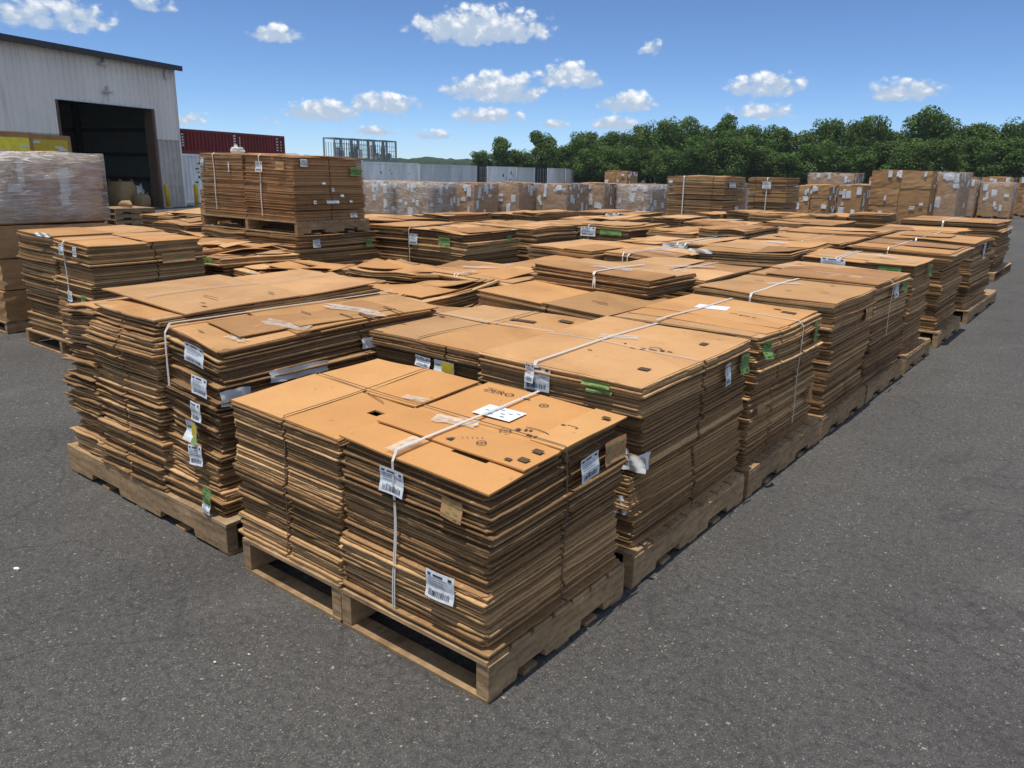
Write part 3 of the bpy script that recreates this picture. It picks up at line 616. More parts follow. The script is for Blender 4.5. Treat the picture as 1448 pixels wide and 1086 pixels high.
t = thing('wall_box', 'small pale box on the warehouse wall below the eave corner', 'electrical box', Matrix.Translation((-33.89, 17.89, 0)) @ Matrix.Rotation(WA, 4, 'Z') @ Vector((-.42, -.05, EV - .42)), WA)
g = G(); g.box(-.11, .11, -.14, .0, 0, .24); g.box(-.13, .13, -.15, -.14, -.02, .26); g.obj('casing', 'fixture', t)

# ---- bollards
def bollard(x, y, label, tilt=0):
    t = thing('bollard', label, 'bollard', (x, y, 0), 0, 'yellow bollards at the warehouse corner'); t.rotation_euler = (tilt, 0, 0)
    g = G(); g.tube([(0, 0, .0), (0, 0, .98), (0, 0, 1.02), (0, 0, 1.05)], [.095, .095, .075, .02], 14); g.obj('post', 'yellow', t, True)
    g = G(); g.tube([(0, 0, .002), (0, 0, .05)], [.20, .17], 14); g.obj('footing', 'concrete', t)
bollard(-36.04 + 3.0, 18.36 - 1.6, 'yellow bollard beside the open warehouse doorway', .04); bollard(-33.3, 18.3, 'yellow bollard standing beyond the warehouse corner')

# ---- shipping containers along one line (local x along the line)
CD = R(111); CP = np.array((-36.6, 21.2))
def container(label, s0, s1, z0, h, mat, dep=2.3, end_on=False, marks=(), group='shipping containers behind the yard', off=0.0, dents=True, seed=0):
    r = np.random.default_rng(900 + seed)
    p = CP + np.array((math.cos(CD), math.sin(CD))) * s0 + np.array((math.sin(CD), -math.cos(CD))) * off
    t = thing('shipping_container', label, 'container', (p[0], p[1], z0), CD, group); Lc = s1 - s0
    g = G(); n = max(4, int(Lc / .28)); pit = Lc / n
    def corr(a0, a1, fx):   # corrugated long sides
        xs = []
        for k in range(n):
            x = a0 + (a1 - a0) * k / n; q = (a1 - a0) / n; xs += [(x, 0), (x + q * .35, 0), (x + q * .5, .075), (x + q * .85, .075)]
        xs.append((a1, 0)); m = len(xs); V = [fx(a, dd, z) for z in (.16, h - .12) for a, dd in xs]; g.add(V, [(i, i + 1, m + i + 1, m + i) for i in range(m - 1)])
    if not end_on:
        corr(.1, Lc - .1, lambda a, dd, z: (a, .01 + dd, z)); corr(Lc - .1, .1, lambda a, dd, z: (a, dep - .01 - dd, z))
        g.box(.02, .04, .08, dep - .08, .16, h - .12); g.box(Lc - .04, Lc - .02, .08, dep - .08, .16, h - .12)
    else:
        g.box(.1, Lc - .1, .03, .05, .16, h - .12); g.box(.1, Lc - .1, dep - .05, dep - .03, .16, h - .12)
        for sd in (.02, Lc - .04): g.box(sd, sd + .02, .08, dep - .08, .16, h - .12)
    g.box(.05, Lc - .05, .05, dep - .05, h - .06, h - .02); g.obj('body', mat, t)
    g = G()
    for (a, b_) in ((0, .1), (Lc - .1, Lc)):
        for (c, d_) in ((0, .1), (dep - .1, dep)): g.box(a, b_, c, d_, .0, h)
    for (z, q) in ((0.02, .16), (h - .12, h - .002)):
        g.box(.1, Lc - .1, 0.004, .08, z, q); g.box(.1, Lc - .1, dep - .08, dep - .004, z, q); g.box(.004, .08, .1, dep - .1, z, q); g.box(Lc - .08, Lc - .004, .1, dep - .1, z, q)
    g.obj('frame', mat, t)
    if end_on:
        for sx_ in (0, 1):
            g = G(); g.box(.13 + sx_ * (Lc - .26) / 2, .11 + (sx_ + 1) * (Lc - .26) / 2, -.012, .028, .17, h - .13); d = g.obj('door', mat, t)
            g = G()
            for k in (.28, .72):
                x = .13 + (sx_ + k) * (Lc - .26) / 2; g.tube([(x, -.035, .18), (x, -.035, h - .14)], .018, 6); g.box(x - .02, x + .22, -.05, -.035, 1.0, 1.04)
            g.obj('lock_rod', 'fixture', d)
    if marks:
        g = G()
        for (x, z, w, hh) in marks: g.box(x, x + w, -.006, .012, z, z + hh)
        g.obj('marking', 'paper' if mat != 'whitepaint' else 'darkgreen', t)
    return t
rg = np.random.default_rng(4)
def scrib(x0, x1, z0, z1, n, w=(.05, .25), h=(.03, .12)): return [(rg.uniform(x0, x1), rg.uniform(z0, z1), rg.uniform(*w), rg.uniform(*h)) for _ in range(n)]
CG = 'white shipping containers in the long line'
container('white container with dark green blotches beside the warehouse corner', -2.3, 6.86, 0, 2.43, 'whitepaint', marks=scrib(.1, 2.4, .5, 2.0, 16), group=CG, seed=1)
container('dark red container stacked on top of the white containers', -2.3, 6.86, 2.435, 1.17, 'redpaint', marks=[(.25, .35 + k * .13, .12, .07) for k in range(5)] + [(4.3, .25 + k * .14, .18, .08) for k in range(6)] + [(4.8, .3 + k * .14, .08, .09) for k in range(5)] + [(8.3, .3 + k * .16, .14, .08) for k in range(5)] + [(8.7, .3 + k * .16, .08, .08) for k in range(4)], group=None, seed=2)
container('white container under the steel cage racks', 7.1, 16.6, 0, 2.36, 'whitepaint', group=CG, seed=3)
container('white container just right of the cage racks with small dark marks', 16.8, 26.2, 0, 2.28, 'whitepaint', marks=scrib(2, 9, .4, 2.0, 8), group=CG, seed=4)
container('pale grey container left of the first black container', 26.5, 40.6, 0, 2.2, 'greypaint', marks=scrib(1, 12, .4, 1.9, 12), group=CG, seed=5)
container('first black container seen door end on, right of the long grey one', 40.9, 43.5, 0, 2.24, 'blackpaint', end_on=True, marks=scrib(.3, 1.9, .9, 1.8, 5), group='black shipping containers', seed=6)
container('white container between the two black containers, left half', 43.8, 54.0, 0, 2.16, 'whitepaint', marks=scrib(5, 9, .4, 1.4, 8, (.1, .4), (.1, .5)), group=CG, seed=7)
container('grey streaked container between the two black containers, right half', 54.2, 62.0, 0, 2.12, 'greypaint', group=CG, seed=8)
container('second black container, farther right in the line by the trees', 62.3, 67.9, 0, 2.12, 'blackpaint', end_on=True, marks=scrib(1, 4.5, .9, 1.8, 6, (.1, .5), (.1, .3)), group='black shipping containers', seed=9)
container('white container near the far end of the line', 68.3, 78.2, 0, 2.12, 'whitepaint', group=CG, seed=10)
container('light container at the far right end of the line', 78.5, 88.0, 0, 2.08, 'whitepaint', group=CG, seed=11)
# ---- steel cage racks on top of the containers
def cage(label, s0, s1, z0, h, dep=1.9, seed=0):
    r = np.random.default_rng(70 + seed); p = CP + np.array((math.cos(CD), math.sin(CD))) * s0
    t = thing('cage_rack', label, 'cage', (p[0], p[1], z0), CD, 'steel cage racks on the containers'); Lc = s1 - s0
    g = G(); q = .045
    for x in (q, Lc - q):
        for y in (q + .1, dep): g.box(x - q, x + q, y - q, y + q, 0, h)
    for z in (.05, h - .05):
        for y in (q + .1, dep): g.box(2 * q, Lc - 2 * q, y - q * .8, y + q * .8, z - q, z + q)
        for x in (q, Lc - q): g.box(x - q * .8, x + q * .8, .19, dep - q, z - q, z + q)
    g.obj('frame', 'cagepaint', t)
    g = G()
    for k in range(1, int(Lc / .30)): x = k * Lc / int(Lc / .30); g.box(x - .014, x + .014, .10, .125, .1, h - .1); g.box(x - .014, x + .014, dep - .01, dep + .02, .1, h * .8)
    for z in (.38, .72, 1.05): g.box(.09, Lc - .09, .126, .145, z - .014, z + .014)
    g.obj('mesh_bars', 'cagepaint', t)
    g = G()
    for k in range(5):
        x, z = r.uniform(.25, Lc - .55), .1; g.box(x, x + r.uniform(.25, .5), .25 + .15 * (k % 3), .4 + .2 * (k % 3), z, z + r.uniform(.3, 1.0), 0 if k % 2 else 1, None, .03, r)
    g.obj('contents', ['fixture', 'cagepaint'], t)
for k, (a, b_, l) in enumerate([(12.9, 15.2, 'leftmost grey steel cage rack on the white container'), (15.3, 17.7, 'second steel cage rack from the left, pale parts inside'), (17.8, 20.1, 'third steel cage rack from the left on the containers'), (20.2, 22.4, 'rightmost steel cage rack on the containers')]):
    cage(l, a, b_, 2.37, 1.42 + .03 * k, .95, seed=k)

# ---- far wooded hill
r = np.random.default_rng(8); azs = np.linspace(160, 84, 260); rows = [(300, 0, 0), (330, 2.2, .5), (345, 3.6, .7), (420, 5.2, .8), (520, 6.6, 1.1)]
pr_ = Wave(r, 1.6, 5); V = []
for (d, z, jz) in rows:
    for i, a in enumerate(azs):
        x, y = polar(a, d + r.uniform(-4, 4)); bump = z + (jz * 1.15 * r.random() + (.35 * math.sin(a * .9) + .3 * math.sin(a * 2.3)) * min(1, z)); V.append((x, y, max(-.1, bump) if z else -.2))
n = len(azs); g = G(); g.add(V, [(j * n + i, j * n + i + 1, (j + 1) * n + i + 1, (j + 1) * n + i) for j in range(len(rows) - 1) for i in range(n - 1)])
tag(g.obj('hills', 'farwood'), kind='structure')

# ---- the wood behind the yard: every tree its own thing
def tree_mesh(seed, hgt, rad, lobes, leafn, size=.32, low=.06):
    r = np.random.default_rng(seed); cs = []
    for k in range(lobes):
        z = hgt * (low + (1 - low - .08) * (k + .5) / lobes); f = math.sin(math.pi * min(1, .25 + .75 * (1 - (k + .5) / lobes))) ** .6
        a = r.uniform(0, 6.28); rr = rad * f * r.uniform(.25, .78); cs.append((rr * math.cos(a), rr * math.sin(a), z, rad * r.uniform(.26, .46) * (.6 + .4 * f)))
    cs.append((0, 0, hgt * .82, rad * .45)); cs.append((0, 0, hgt * .5, rad * .62))
    cs = np.array(cs); wgt = cs[:, 3] ** 2; idx = r.choice(len(cs), leafn, p=wgt / wgt.sum()); dv = r.normal(size=(leafn, 3)); dv /= np.linalg.norm(dv, axis=1)[:, None]
    sub = r.normal(size=(len(cs) * 16, 3)); sub /= np.linalg.norm(sub, axis=1)[:, None]
    clump = sub.reshape(len(cs), 16, 3)[idx, r.integers(0, 16, leafn)]; dv = dv * .52 + clump * .8; dv /= np.maximum(.6, np.linalg.norm(dv, axis=1))[:, None]
    p = cs[idx, :3] + dv * cs[idx, 3:4] * (r.random(leafn)[:, None] ** .25) * np.array((1, 1, .82))
    tone = np.clip(.42 + .20 * r.normal(size=leafn) + .22 * np.repeat(r.normal(size=(len(cs), 16)), 1, 1)[idx, r.integers(0, 16, leafn)] * .5, 0, 1)
    nrm = dv + r.normal(size=(leafn, 3)) * .55; nrm[:, 2] += .45; nrm /= np.linalg.norm(nrm, axis=1)[:, None]
    a = np.cross(nrm, r.normal(size=(leafn, 3))); a /= np.linalg.norm(a, axis=1)[:, None]; c = np.cross(nrm, a); sz = size * r.uniform(.55, 1.15, leafn)[:, None]
    V = np.stack([p - a * sz * .5, p - c * sz * .36 + nrm * sz * .1, p + a * sz * .6, p + c * sz * .36 + nrm * sz * .1], 1).reshape(-1, 3)
    g = G(); g.v.append(V); g.n = len(V); g.f = [(4 * i, 4 * i + 1, 4 * i + 2, 4 * i + 3) for i in range(leafn)]; g.mi = [0] * leafn; g.tone = tone.tolist()
    crown = g.mesh('crown', 'leaf')
    g = G(); g.tube([(0, 0, -.05), (.03, 0, hgt * .15), (-.04, .05, hgt * .4), (.03, 0, hgt * .8)], [rad * .075, rad * .06, rad * .045, rad * .012], 8)
    for k in range(6):
        q = cs[k]; b0 = hgt * r.uniform(.15, .5); g.tube([(0, 0, b0), (q[0] * .5, q[1] * .5, (b0 + q[2]) / 2 - .1), (q[0], q[1], q[2])], [rad * .035, rad * .025, rad * .008], 5)
    return crown, g.mesh('trunk', 'bark')
PROTO = [tree_mesh(21, 8.0, 3.9, 22, 10500), tree_mesh(22, 8.0, 3.5, 20, 9500), tree_mesh(23, 8.0, 4.2, 24, 11000), tree_mesh(24, 8.0, 3.8, 22, 10500), tree_mesh(25, 8.0, 3.1, 16, 7500, .32, .25)]
def tree(label, az_, d, h, wide, proto, rz, group='trees of the dense wood behind the yard'):
    x, y = polar(az_, d); t = thing('broadleaf_tree', label, 'tree', (x, y, 0), rz, group); t.scale = (wide, wide, h / 8.0)
    for nm, me in (('crown', PROTO[proto][0]), ('trunk', PROTO[proto][1])):
        o = bpy.data.objects.new(nm, me); COL.objects.link(o); o.parent = t
rt_ = random.Random(5)
special = [(129.0, 122, 6.7, .92, 4, 'slim rounded tree at the left end of the wood, sky on its left'), (126.2, 121, 7.6, 1.0, 4, 'second rounded tree from the left end of the wood'), (130.3, 126, 4.6, .7, 1, 'low tree at the extreme left end of the wood'), (127.6, 125, 4.9, .85, 2, 'low tree filling between the two rounded trees at left'), (125.2, 127, 5.0, .9, 1, 'low tree just right of the second rounded tree'), (123.2, 122, 6.6, 1.0, 3, 'mid height tree where the wood closes up at left'), (124.3, 124, 5.6, 1.0, 0, 'low bushy tree right of the two rounded trees'),
           (113.7, 122, 10.4, .82, 4, 'tall narrow tree sticking up above the middle of the wood'), (101.5, 119, 10.2, 1.15, 3, 'tallest broad tree near the right end of the wood'), (104.6, 121, 9.5, .95, 2, 'tall tree just left of the tallest one near the right end'), (98.4, 120, 8.6, .95, 0, 'rounded tree right of the tallest one')]
for (a, d, h, w, p, l) in special: tree(l, a, d, h, w, p, rt_.uniform(0, 6.28))
a = 122.7; k = 0
words = ['first', 'second', 'third', 'fourth', 'fifth', 'sixth', 'seventh', 'eighth', 'ninth', 'tenth', 'eleventh', 'twelfth', 'thirteenth', 'fourteenth', 'fifteenth', 'sixteenth', 'seventeenth', 'eighteenth', 'nineteenth', 'twentieth']
front, back = [], []
while a > 93:
    front.append((a + rt_.uniform(-.3, .3), 112 + rt_.uniform(-3, 3), 4.6 + rt_.uniform(0, 2.1))); a -= rt_.uniform(1.35, 1.9)
a = 123.2
while a > 93:
    base = 8.3 + .6 * math.sin((a - 104) * .6); back.append((a, 122 + rt_.uniform(-3, 4), base + rt_.uniform(-.5, .6))); a -= rt_.uniform(1.3, 1.7)
for i, (a, d, h) in enumerate(front): tree(f'bushy lower tree in the front row of the wood, {words[min(i, 19)]} from the left', a, d, h, rt_.uniform(.75, 1.0), rt_.choice([0, 1, 2, 3]), rt_.uniform(0, 6.28), 'front row of trees of the wood')
for i, (a, d, h) in enumerate(back): tree(f'taller tree in the back row of the wood, {words[min(i, 19)] if i < 20 else "one past the " + words[i - 20]} from the left', a, d, h, rt_.uniform(.85, 1.1), rt_.choice([0, 1, 2, 3]), rt_.uniform(0, 6.28), 'back row of trees of the wood')

# ================================================================== loads in the yard
SL = []          # slot templates: (side, position 0..1, width, depth)
def sl(*a): return [(sd, p, .018, .05) for sd, p in a]
PG = 'wooden pallets'
# ---- front load
pallet('pale wooden pallet at the very front corner of the rows', -.862, 0, 0, 1.02, 'y', 0, .185, 1, two=True)
pallet('wooden pallet just left of the front corner pallet, long dark opening', -1.63, -.87, .004, 1.0, 'y', 0, .186, 17, two=True)
A1R = Stack('front corner stack with white strap, dark hand hole and printed top', -.855, -.035, .03, .985, (.70, .675, .715, .73), .187, 2, 1, (-.0, 0.02), .012, slots=sl(('e', .53)), tops='none', rag=1.15, topmat='cardtop_fresh')
A1L = Stack('plain topped stack left of the front corner stack, cord crossing its top', -1.665, -.875, .02, .965, (.70, .675, .73, .735), .187, 2, 2, (-.01, .03), .016, slots=sl(('s', .52)), tops='none', rag=.9, topmat='cardtop_fresh')
s = A1R
ls = np.linspace
s.sheet(ls(.005, .99, 12), ls(.455, 1.0, 9), .016, .008, lift=(.0, 0, .004, .003), tone=.55)                                   # rear large sheet
s.sheet(ls(.80, 1.004, 5), ls(.47, 1.006, 8), .0235, .006, tone=.8, name='overlapping_flap')
us = np.array([0, .12, .25, .4, .52, .62, .76, .88, 1.004]); vs = np.array([0.20, .235, .285, .34, .40, .448])
s.sheet(us, vs, .021, .007, lift=(.004, .002, 0, 0), tone=.45, name='middle_flap')
us = np.array([-.012, .12, .3, .45, .56, .79, .9, 1.0]); vs = np.array([-.015, .05, .12, .18, .25, .30])
s.sheet(us, vs, .009, .008, holes=[(4, 3), (4, 4)], lift=(.0, -.006, 0, 0), tone=.6)
s.sheet(ls(.0, .99, 6), ls(.0, .45, 5), -.004, .007, tone=.2, name='under_sheet', mat='card')
s.text('ZERO', .062, -.335, .365, .0240, 0.0, stretch=1.15); s.flat([rect(-.085, .39, .06, .008)], .0240, 'print', 'lettering')
s.flat(ring(.04, .37, .018, .005) + [rect(.04, .37, .02, .006)], .0240, 'print', 'lettering')
s.flat(ring(.20, .04, .10, .010, 20, 25, 120, .55) + [rect(.14, .045, .02, .028), rect(.17, .062, .014, .02), rect(.19, .07, .012, .018), rect(.215, .025, .03, .012), rect(.25, .022, .012, .022), rect(.26, .215, .02, .014), rect(.30, .225, .05, .008), rect(.33, .215, .012, .018)], .0240, 'ink', 'lettering')
s.flat(ring(.105, .0, .022, .005) + [rect(.105, 0, .02, .006)], .0240, 'ink', 'lettering')
s.flat(ring(.12, -.175, .017, .005) + [rect(.12, -.175, .018, .005)], .0285, 'print', 'lettering')
s.flat([[(-.03, -.235), (.005, -.235), (.0, -.20)]] + [rect(.02 + .017 * k, -.18 + .012 * k, .009, .005) for k in range(5)], .0285, 'print', 'lettering')
s.flat([rect(.36, -.20, .045, .035), rect(.31, -.235, .03, .022), rect(.355, -.10, .045, .035)], .0290, 'ink', 'marking')
s.flat([rect(.365, .40, .04, .03)], .0310, 'ink', 'marking')
lab = s.patch(-.055, .155, .215, .135, .0250, 'paper', 'paper_label', .03); 
s.flat([rect(-.12 + .03 * k, .17 + .02 * ((k * 7) % 3 - 1), .024, .006) for k in range(6)] + [rect(-.08, .12, .03, .008), rect(-.01, .118, .02, .012)], .0268, 'greylines', 'lettering')
s.patch(-.13, -.06, .20, .085, .0300, 'tape', 'clear_tape', .25, ragged=.22)
s.strap(.40, 0.0, 1.0, .0065, 'strap', True, .034, .02, .022, two=.0042)
s.patch(-.115, -.375, .075, .17, .0225, 'tape', 'clear_tape', .05, ragged=.1)
s.paper('s', .40, .86, .135, .105, 'paper', .020); s.paper('s', .735, .34, .145, .115, 'paper', .022, .0); s.paper('s', .80, .845, .115, .085, 'brown', .022)
s.paper('e', .64, .855, .15, .105, 'paper', .026); s.paper('e', .86, .87, .17, .105, 'brown', .024)
s.strap(.49, 0.0, 1.004, .005, 'twine', True, .0285, .0, .012, axis='x', name='twine')
s.text('3', .05, .3, .0, .018) if False else None
s = A1L
s.sheet(ls(-.008, .515, 9), ls(.54, 1.0, 9), .010, .008, tone=.72); s.sheet(ls(.53, .985, 8), ls(.50, .99, 9), .014, .008, lift=(0, .006, .004, 0), tone=.45)
s.sheet(ls(-.008, .50, 9), ls(-.01, .53, 9), .009, .008, tone=.8, lift=(0, 0, .004, .004))
us = np.array([.515, .6, .72, .84, .93, 1.0]); vs = np.array([-.01, .06, .16, .28, .34, .49]); s.sheet(us, vs, .013, .008, holes=[(3, 3)], tone=.4, lift=(0, -.004, 0, 0))
s.strap(.515, 0.0, 1.0, .005, 'twine', True, .020, .05, .010, name='twine'); s.strap(.52, 0.0, 1.0, .005, 'twine', False, .0265, axis='x', name='twine')
s.flat([[(.05, .02), (.22, -.03), (.22, -.036), (.05, .014)], rect(.30, .10, .02, .03)], .021, 'ink', 'lettering'); s.patch(.30, .10, .14, .05, .0245, 'tape', 'clear_tape', .1)

# ---- second load of the lane row
pallet('wooden pallet under the second load back along the asphalt lane', -1.25, -.004, 1.11, 2.49, 'y', 0, .19, 2)
A2R = Stack('wide topped stack behind the front corner stack, torn white film on its corner', -1.035, -.055, 1.16, 2.46, (.845, .835, .85, .86), .192, 2, 3, (0.01, .0), .016, slots=[('e', .52, .034, .06)], tops='none', rag=1.1)
s = A2R
s.sheet(ls(-.006, 1.0, 12), ls(-.01, .985, 12), .008, .008, tone=.75, lift=(0, -.004, .0, .006)); s.sheet(ls(.01, .98, 10), ls(.03, 1.02, 10), .0, .007, tone=.5, name='under_sheet')
s.strap(.37, 0.0, 1.0, .008, 'strap', True, .016, .86, .020, two=.006); s.patch(-.08, .12, .24, .09, .0145, 'tape', 'clear_tape', .5, ragged=.2)
s.paper('s', .40, .925, .15, .13, 'paper', .017); s.paper('s', .36, .955, .06, .10, 'paper', .030, name='clear_tape'); s.paper('s', .76, .968, .16, .026, 'green', .022); s.paper('s', .78, .925, .14, .016, 'green', .022)
s.paper('e', .72, .845, .085, .125, 'paper', .02); s.paper('e', .90, .865, .10, .115, 'green', .02)
s.flat([rect(.15, -.02, .03, .03), rect(.20, .0, .05, .012), rect(.25, .02, .02, .03), rect(.29, .03, .03, .012), rect(.02, .01, .012, .02), rect(.1, -.05, .03, .008), rect(-.05, -.25, .03, .01)] + ring(.2, .03, .03, .006, 14, 0, 180), .0118, 'ink', 'lettering')
s.flat([rect(.37, -.40, .06, .05), rect(.35, .33, .04, .06)], .0122, 'ink', 'marking')
s.strap(.47, 0.0, 1.0, .005, 'strap', False, .013, axis='x', name='strap')
def crumpled(stack, side, a, t, w, h, seed=0, name='torn_film', mat='bagwhite', out=.02):
    r = np.random.default_rng(seed + 77); n = 9; m = 7; gm = G(); c = stack.face_pt(side, a, t, out); V = []
    A = np.array((1, 0, 0.)) if side == 's' else np.array((0, 1, 0.)); Nn = np.array((0, -1, 0.)) if side == 's' else np.array((1, 0, 0.))
    for e in (0, -.003):
        rr = np.random.default_rng(seed + 5)
        for i in range(n + 1):
            for j in range(m + 1):
                V.append(c + A * ((i / n - .5) * w + rr.normal(0, w * .008)) + np.array((0, 0, 1.)) * ((j / m - .5) * h * (1 - .25 * abs(i / n - .5)) + rr.normal(0, h * .018)) + Nn * (.007 * math.sin(i * 1.1 + .5 * j) + rr.uniform(0, .005) + e))
    M = (n + 1) * (m + 1); f = []
    for i in range(n):
        for j in range(m):
            q = (i * (m + 1) + j, (i + 1) * (m + 1) + j, (i + 1) * (m + 1) + j + 1, i * (m + 1) + j + 1); f += [q, tuple(k + M for k in q[::-1])]
    gm.add(V, f); return gm.obj(name, mat, stack.o, True)
crumpled(s, 's', .985, .545, .15, .085, 1); crumpled(s, 'e', .03, .54, .10, .095, 2); crumpled(s, 's', .93, .585, .07, .06, 3); crumpled(s, 's', .94, .27, .08, .10, 4)
A2L = Stack('wide plain stack behind the front load, cut off by the front stack', -2.06, -1.06, 1.22, 2.40, (.82, .815, .83, .82), .192, 2, 4, (-.01, .0), .018, slots=sl(('s', .74)), tops='none')
s = A2L
s.sheet(ls(-.005, .49, 8), ls(-.005, .56, 8), .008, .008, tone=.7); s.sheet(ls(.50, 1.0, 8), ls(-.005, .57, 8), .009, .008, tone=.5); s.sheet(ls(-.0, .52, 8), ls(.575, 1.0, 8), .010, .008, tone=.78); s.sheet(ls(.53, 1.0, 8), ls(.58, 1.0, 8), .0085, .008, tone=.55)
s.strap(.495, 0, 1, .005, 'twine', False, .017, name='twine'); s.strap(.57, 0, 1, .006, 'strap', False, .019, axis='x')
s.paper('s', .56, .865, .13, .06, 'paper', .02); s.paper('s', .73, .85, .16, .085, 'mix', .022); s.flat([rect(-.38, .0, .05, .03), rect(.12, .25, .2, .05), rect(.36, .40, .10, .06)], .0175, 'ink', 'lettering')
pallet('wooden pallet hidden behind the front load under the wide plain stack', -2.1, -1.3, 1.2, 2.4, 'y', 0, .19, 3)

# ---- lane row, further loads
pallet('wooden pallet under the third load back along the asphalt lane', -1.25, 0, 2.55, 3.95, 'y', 0, .19, 4)
A3R = Stack('stack with white cord down its dark side, third along the lane', -1.07, -.06, 2.60, 3.80, (.84, .83, .82, .85), .192, 2, 5, (0, .01), .02, slots=[('e', .30, .03, .06), ('e', .66, .03, .06)], tops='none', rag=1.25)
s = A3R
s.sheet(ls(.0, .98, 10), ls(.34, 1.0, 9), .016, .008, tone=.6, lift=(.004, 0, 0, .0)); s.sheet(ls(-.01, .96, 10), ls(.0, .35, 6), .007, .008, tone=.75); s.sheet(ls(.02, 1.0, 8), ls(.12, .48, 6), .0115, .007, tone=.5, name='middle_flap', lift=(.006, 0, 0, 0))
s.patch(-.13, .16, .23, .15, .0195, 'paper', 'paper_label', .2); s.strap(.33, -.02, 1.0, .008, 'strap', False, .022, two=.006)
s.strap(.62, .55, 1.0, .009, 'strap', True, .020, -.05, .03, axis='x', name='cord'); s.paper('e', .86, .88, .10, .135, 'green', .024); s.paper('e', .90, .32, .09, .12, 'brown', .024); s.paper('e', .06, .91, .10, .11, 'green', .03, curl=.03); s.paper('e', .08, .44, .10, .07, 'brown', .024)
s.flat([rect(.08, .05, .06, .01), rect(.14, .03, .02, .03), rect(.18, .03, .05, .012), rect(.24, .02, .03, .01), rect(.36, .36, .10, .06), rect(.26, .41, .05, .03)], .0202, 'ink', 'lettering')
A3L = Stack('slumped stack whose sheets slope down to the right beside the slim strapped bundle', -2.40, -1.16, 2.72, 3.72, (.86, .80, .80, .86), .192, 1, 6, (-.02, 0), .02, slots=sl(('s', .55)), tops=[(0, .52, 0, 1), (.52, 1, 0, 1)])
A3L.flat([rect(.30, -.15, .14, .012), rect(.36, -.20, .1, .01), rect(-.3, .35, .08, .03)], .022, 'ink', 'lettering')
pallet('wooden pallet under the slumped sloping stack', -2.4, -1.2, 2.7, 3.75, 'y', 0, .19, 5, detail=False)
# slim bundle lying on the stacks
slim = Stack('slim strapped bundle with ragged dark edges lying on two stack tops', -2.42, -1.28, 3.48, 4.30, (.17, .13, .12, .16), 1.03, 2, 7, (0, 0), .012, rag=1.9, tops=[(0, 1, 0, .55), (0, 1, .55, 1)], group=None)
slim.strap(.55, 0, 1, .012, 'strap', True, .02, -.1, .02, two=.008); slim.patch(.05, -.1, .35, .12, .02, 'tape', 'clear_tape', .2, ragged=.2)

pallet('wooden pallet under the fourth load back along the asphalt lane', -1.25, 0, 4.0, 5.22, 'y', 0, .19, 6)
pallet('wooden pallet under the fifth load back along the asphalt lane', -1.25, 0, 5.28, 6.56, 'y', 0, .19, 7)
A4a = Stack('fourth stack along the lane, broad smooth tan top and ragged corner', -1.17, -.04, 4.04, 5.14, (.875, .86, .87, .88), .192, 1, 8, (0.02, 0), .018, slots=sl(('e', .55)), tops=[(0, 1, 0, 1)], rag=1.3)
s = A4a; s.strap(.42, 0, 1, .010, 'strap', True, .02, .93, .02, two=.006); s.patch(-.06, .1, .3, .10, .02, 'tape', 'clear_tape', .5, ragged=.2); s.flat([rect(.3, .3, .04, .02), rect(.36, -.1, .06, .015), rect(-.3, .2, .08, .02), rect(.1, -.2, .05, .012)], .0225, 'ink', 'lettering')
s.paper('e', .80, .80, .20, .10, 'brown', .024)
A4b = Stack('fifth stack along the lane with white label and green sticker side by side', -1.17, -.04, 5.2, 6.46, (.90, .88, .87, .90), .192, 1, 9, (.02, 0), .02, slots=sl(('e', .35), ('e', .7)), rag=1.3)
s = A4b; s.paper('e', .45, .90, .16, .12, 'paper', .03); s.paper('e', .72, .92, .12, .11, 'green', .03); s.strap(.35, .4, 1.0, .008, 'strap', True, .02, .45, .03, axis='x', name='cord')
A4L = Stack('tan stack left of the fourth lane stack, white tape on its top', -2.44, -1.24, 4.42, 5.75, (.875, .88, .89, .88), .192, 1, 10, (0, 0), .03, rag=1.1, tops=[(0, .5, 0, 1), (.5, 1, 0, .5), (.5, 1, .5, 1)])
A4L.strap(.6, 0, 1, .012, 'strap', True, .02, .8, .02); A4L.patch(.1, .1, .45, .15, .024, 'tape', 'clear_tape', .3, ragged=.2)
A4M = Stack('broad flat stack behind the slim strapped bundle, joined to the tan one', -3.65, -2.50, 4.35, 5.6, (.82, .83, .83, .82), .192, 1, 11, (0, 0), .035, rag=1.2, tops=[(0, 1, 0, 1)])

pallet('wooden pallet sticking out under the sixth lane load', -1.2, 0, 6.74, 7.95, 'y', 0, .19, 8)
A5 = Stack('sixth stack along the lane with a green sticker on its front', -1.22, -.08, 6.78, 7.62, (.93, .91, .93, .95), .192, 1, 12, (.02, 0), .02, slots=sl(('e', .5)), rag=1.5)
A5.paper('s', .80, .93, .22, .10, 'green', .028); A5.paper('s', .30, .95, .26, .13, 'paper', .028); A5.strap(.33, 0, 1, .014, 'strap', True, .02, .84, .03, two=.02); A5.paper('e', .75, .9, .1, .12, 'green', .03)
A5L = Stack('sagging stack with white film streaks on top, left of the sixth lane stack', -2.46, -1.28, 6.62, 8.0, (.90, .95, .98, .95), .192, 1, 13, (0, 0), .03, rag=1.4); crumpled(A5L, 's', .12, 1.0, .3, .05, 9); A5L.patch(-.1, .1, .7, .3, .022, 'film', 'torn_film', .2, ragged=.25)
A5L.flat([rect(0, .3, .3, .04)], .023, 'paper', 'lettering')
pallet('wooden pallet under the seventh lane load with the open dark side', -1.2, 0, 8.38, 9.82, 'y', 0, .19, 9)
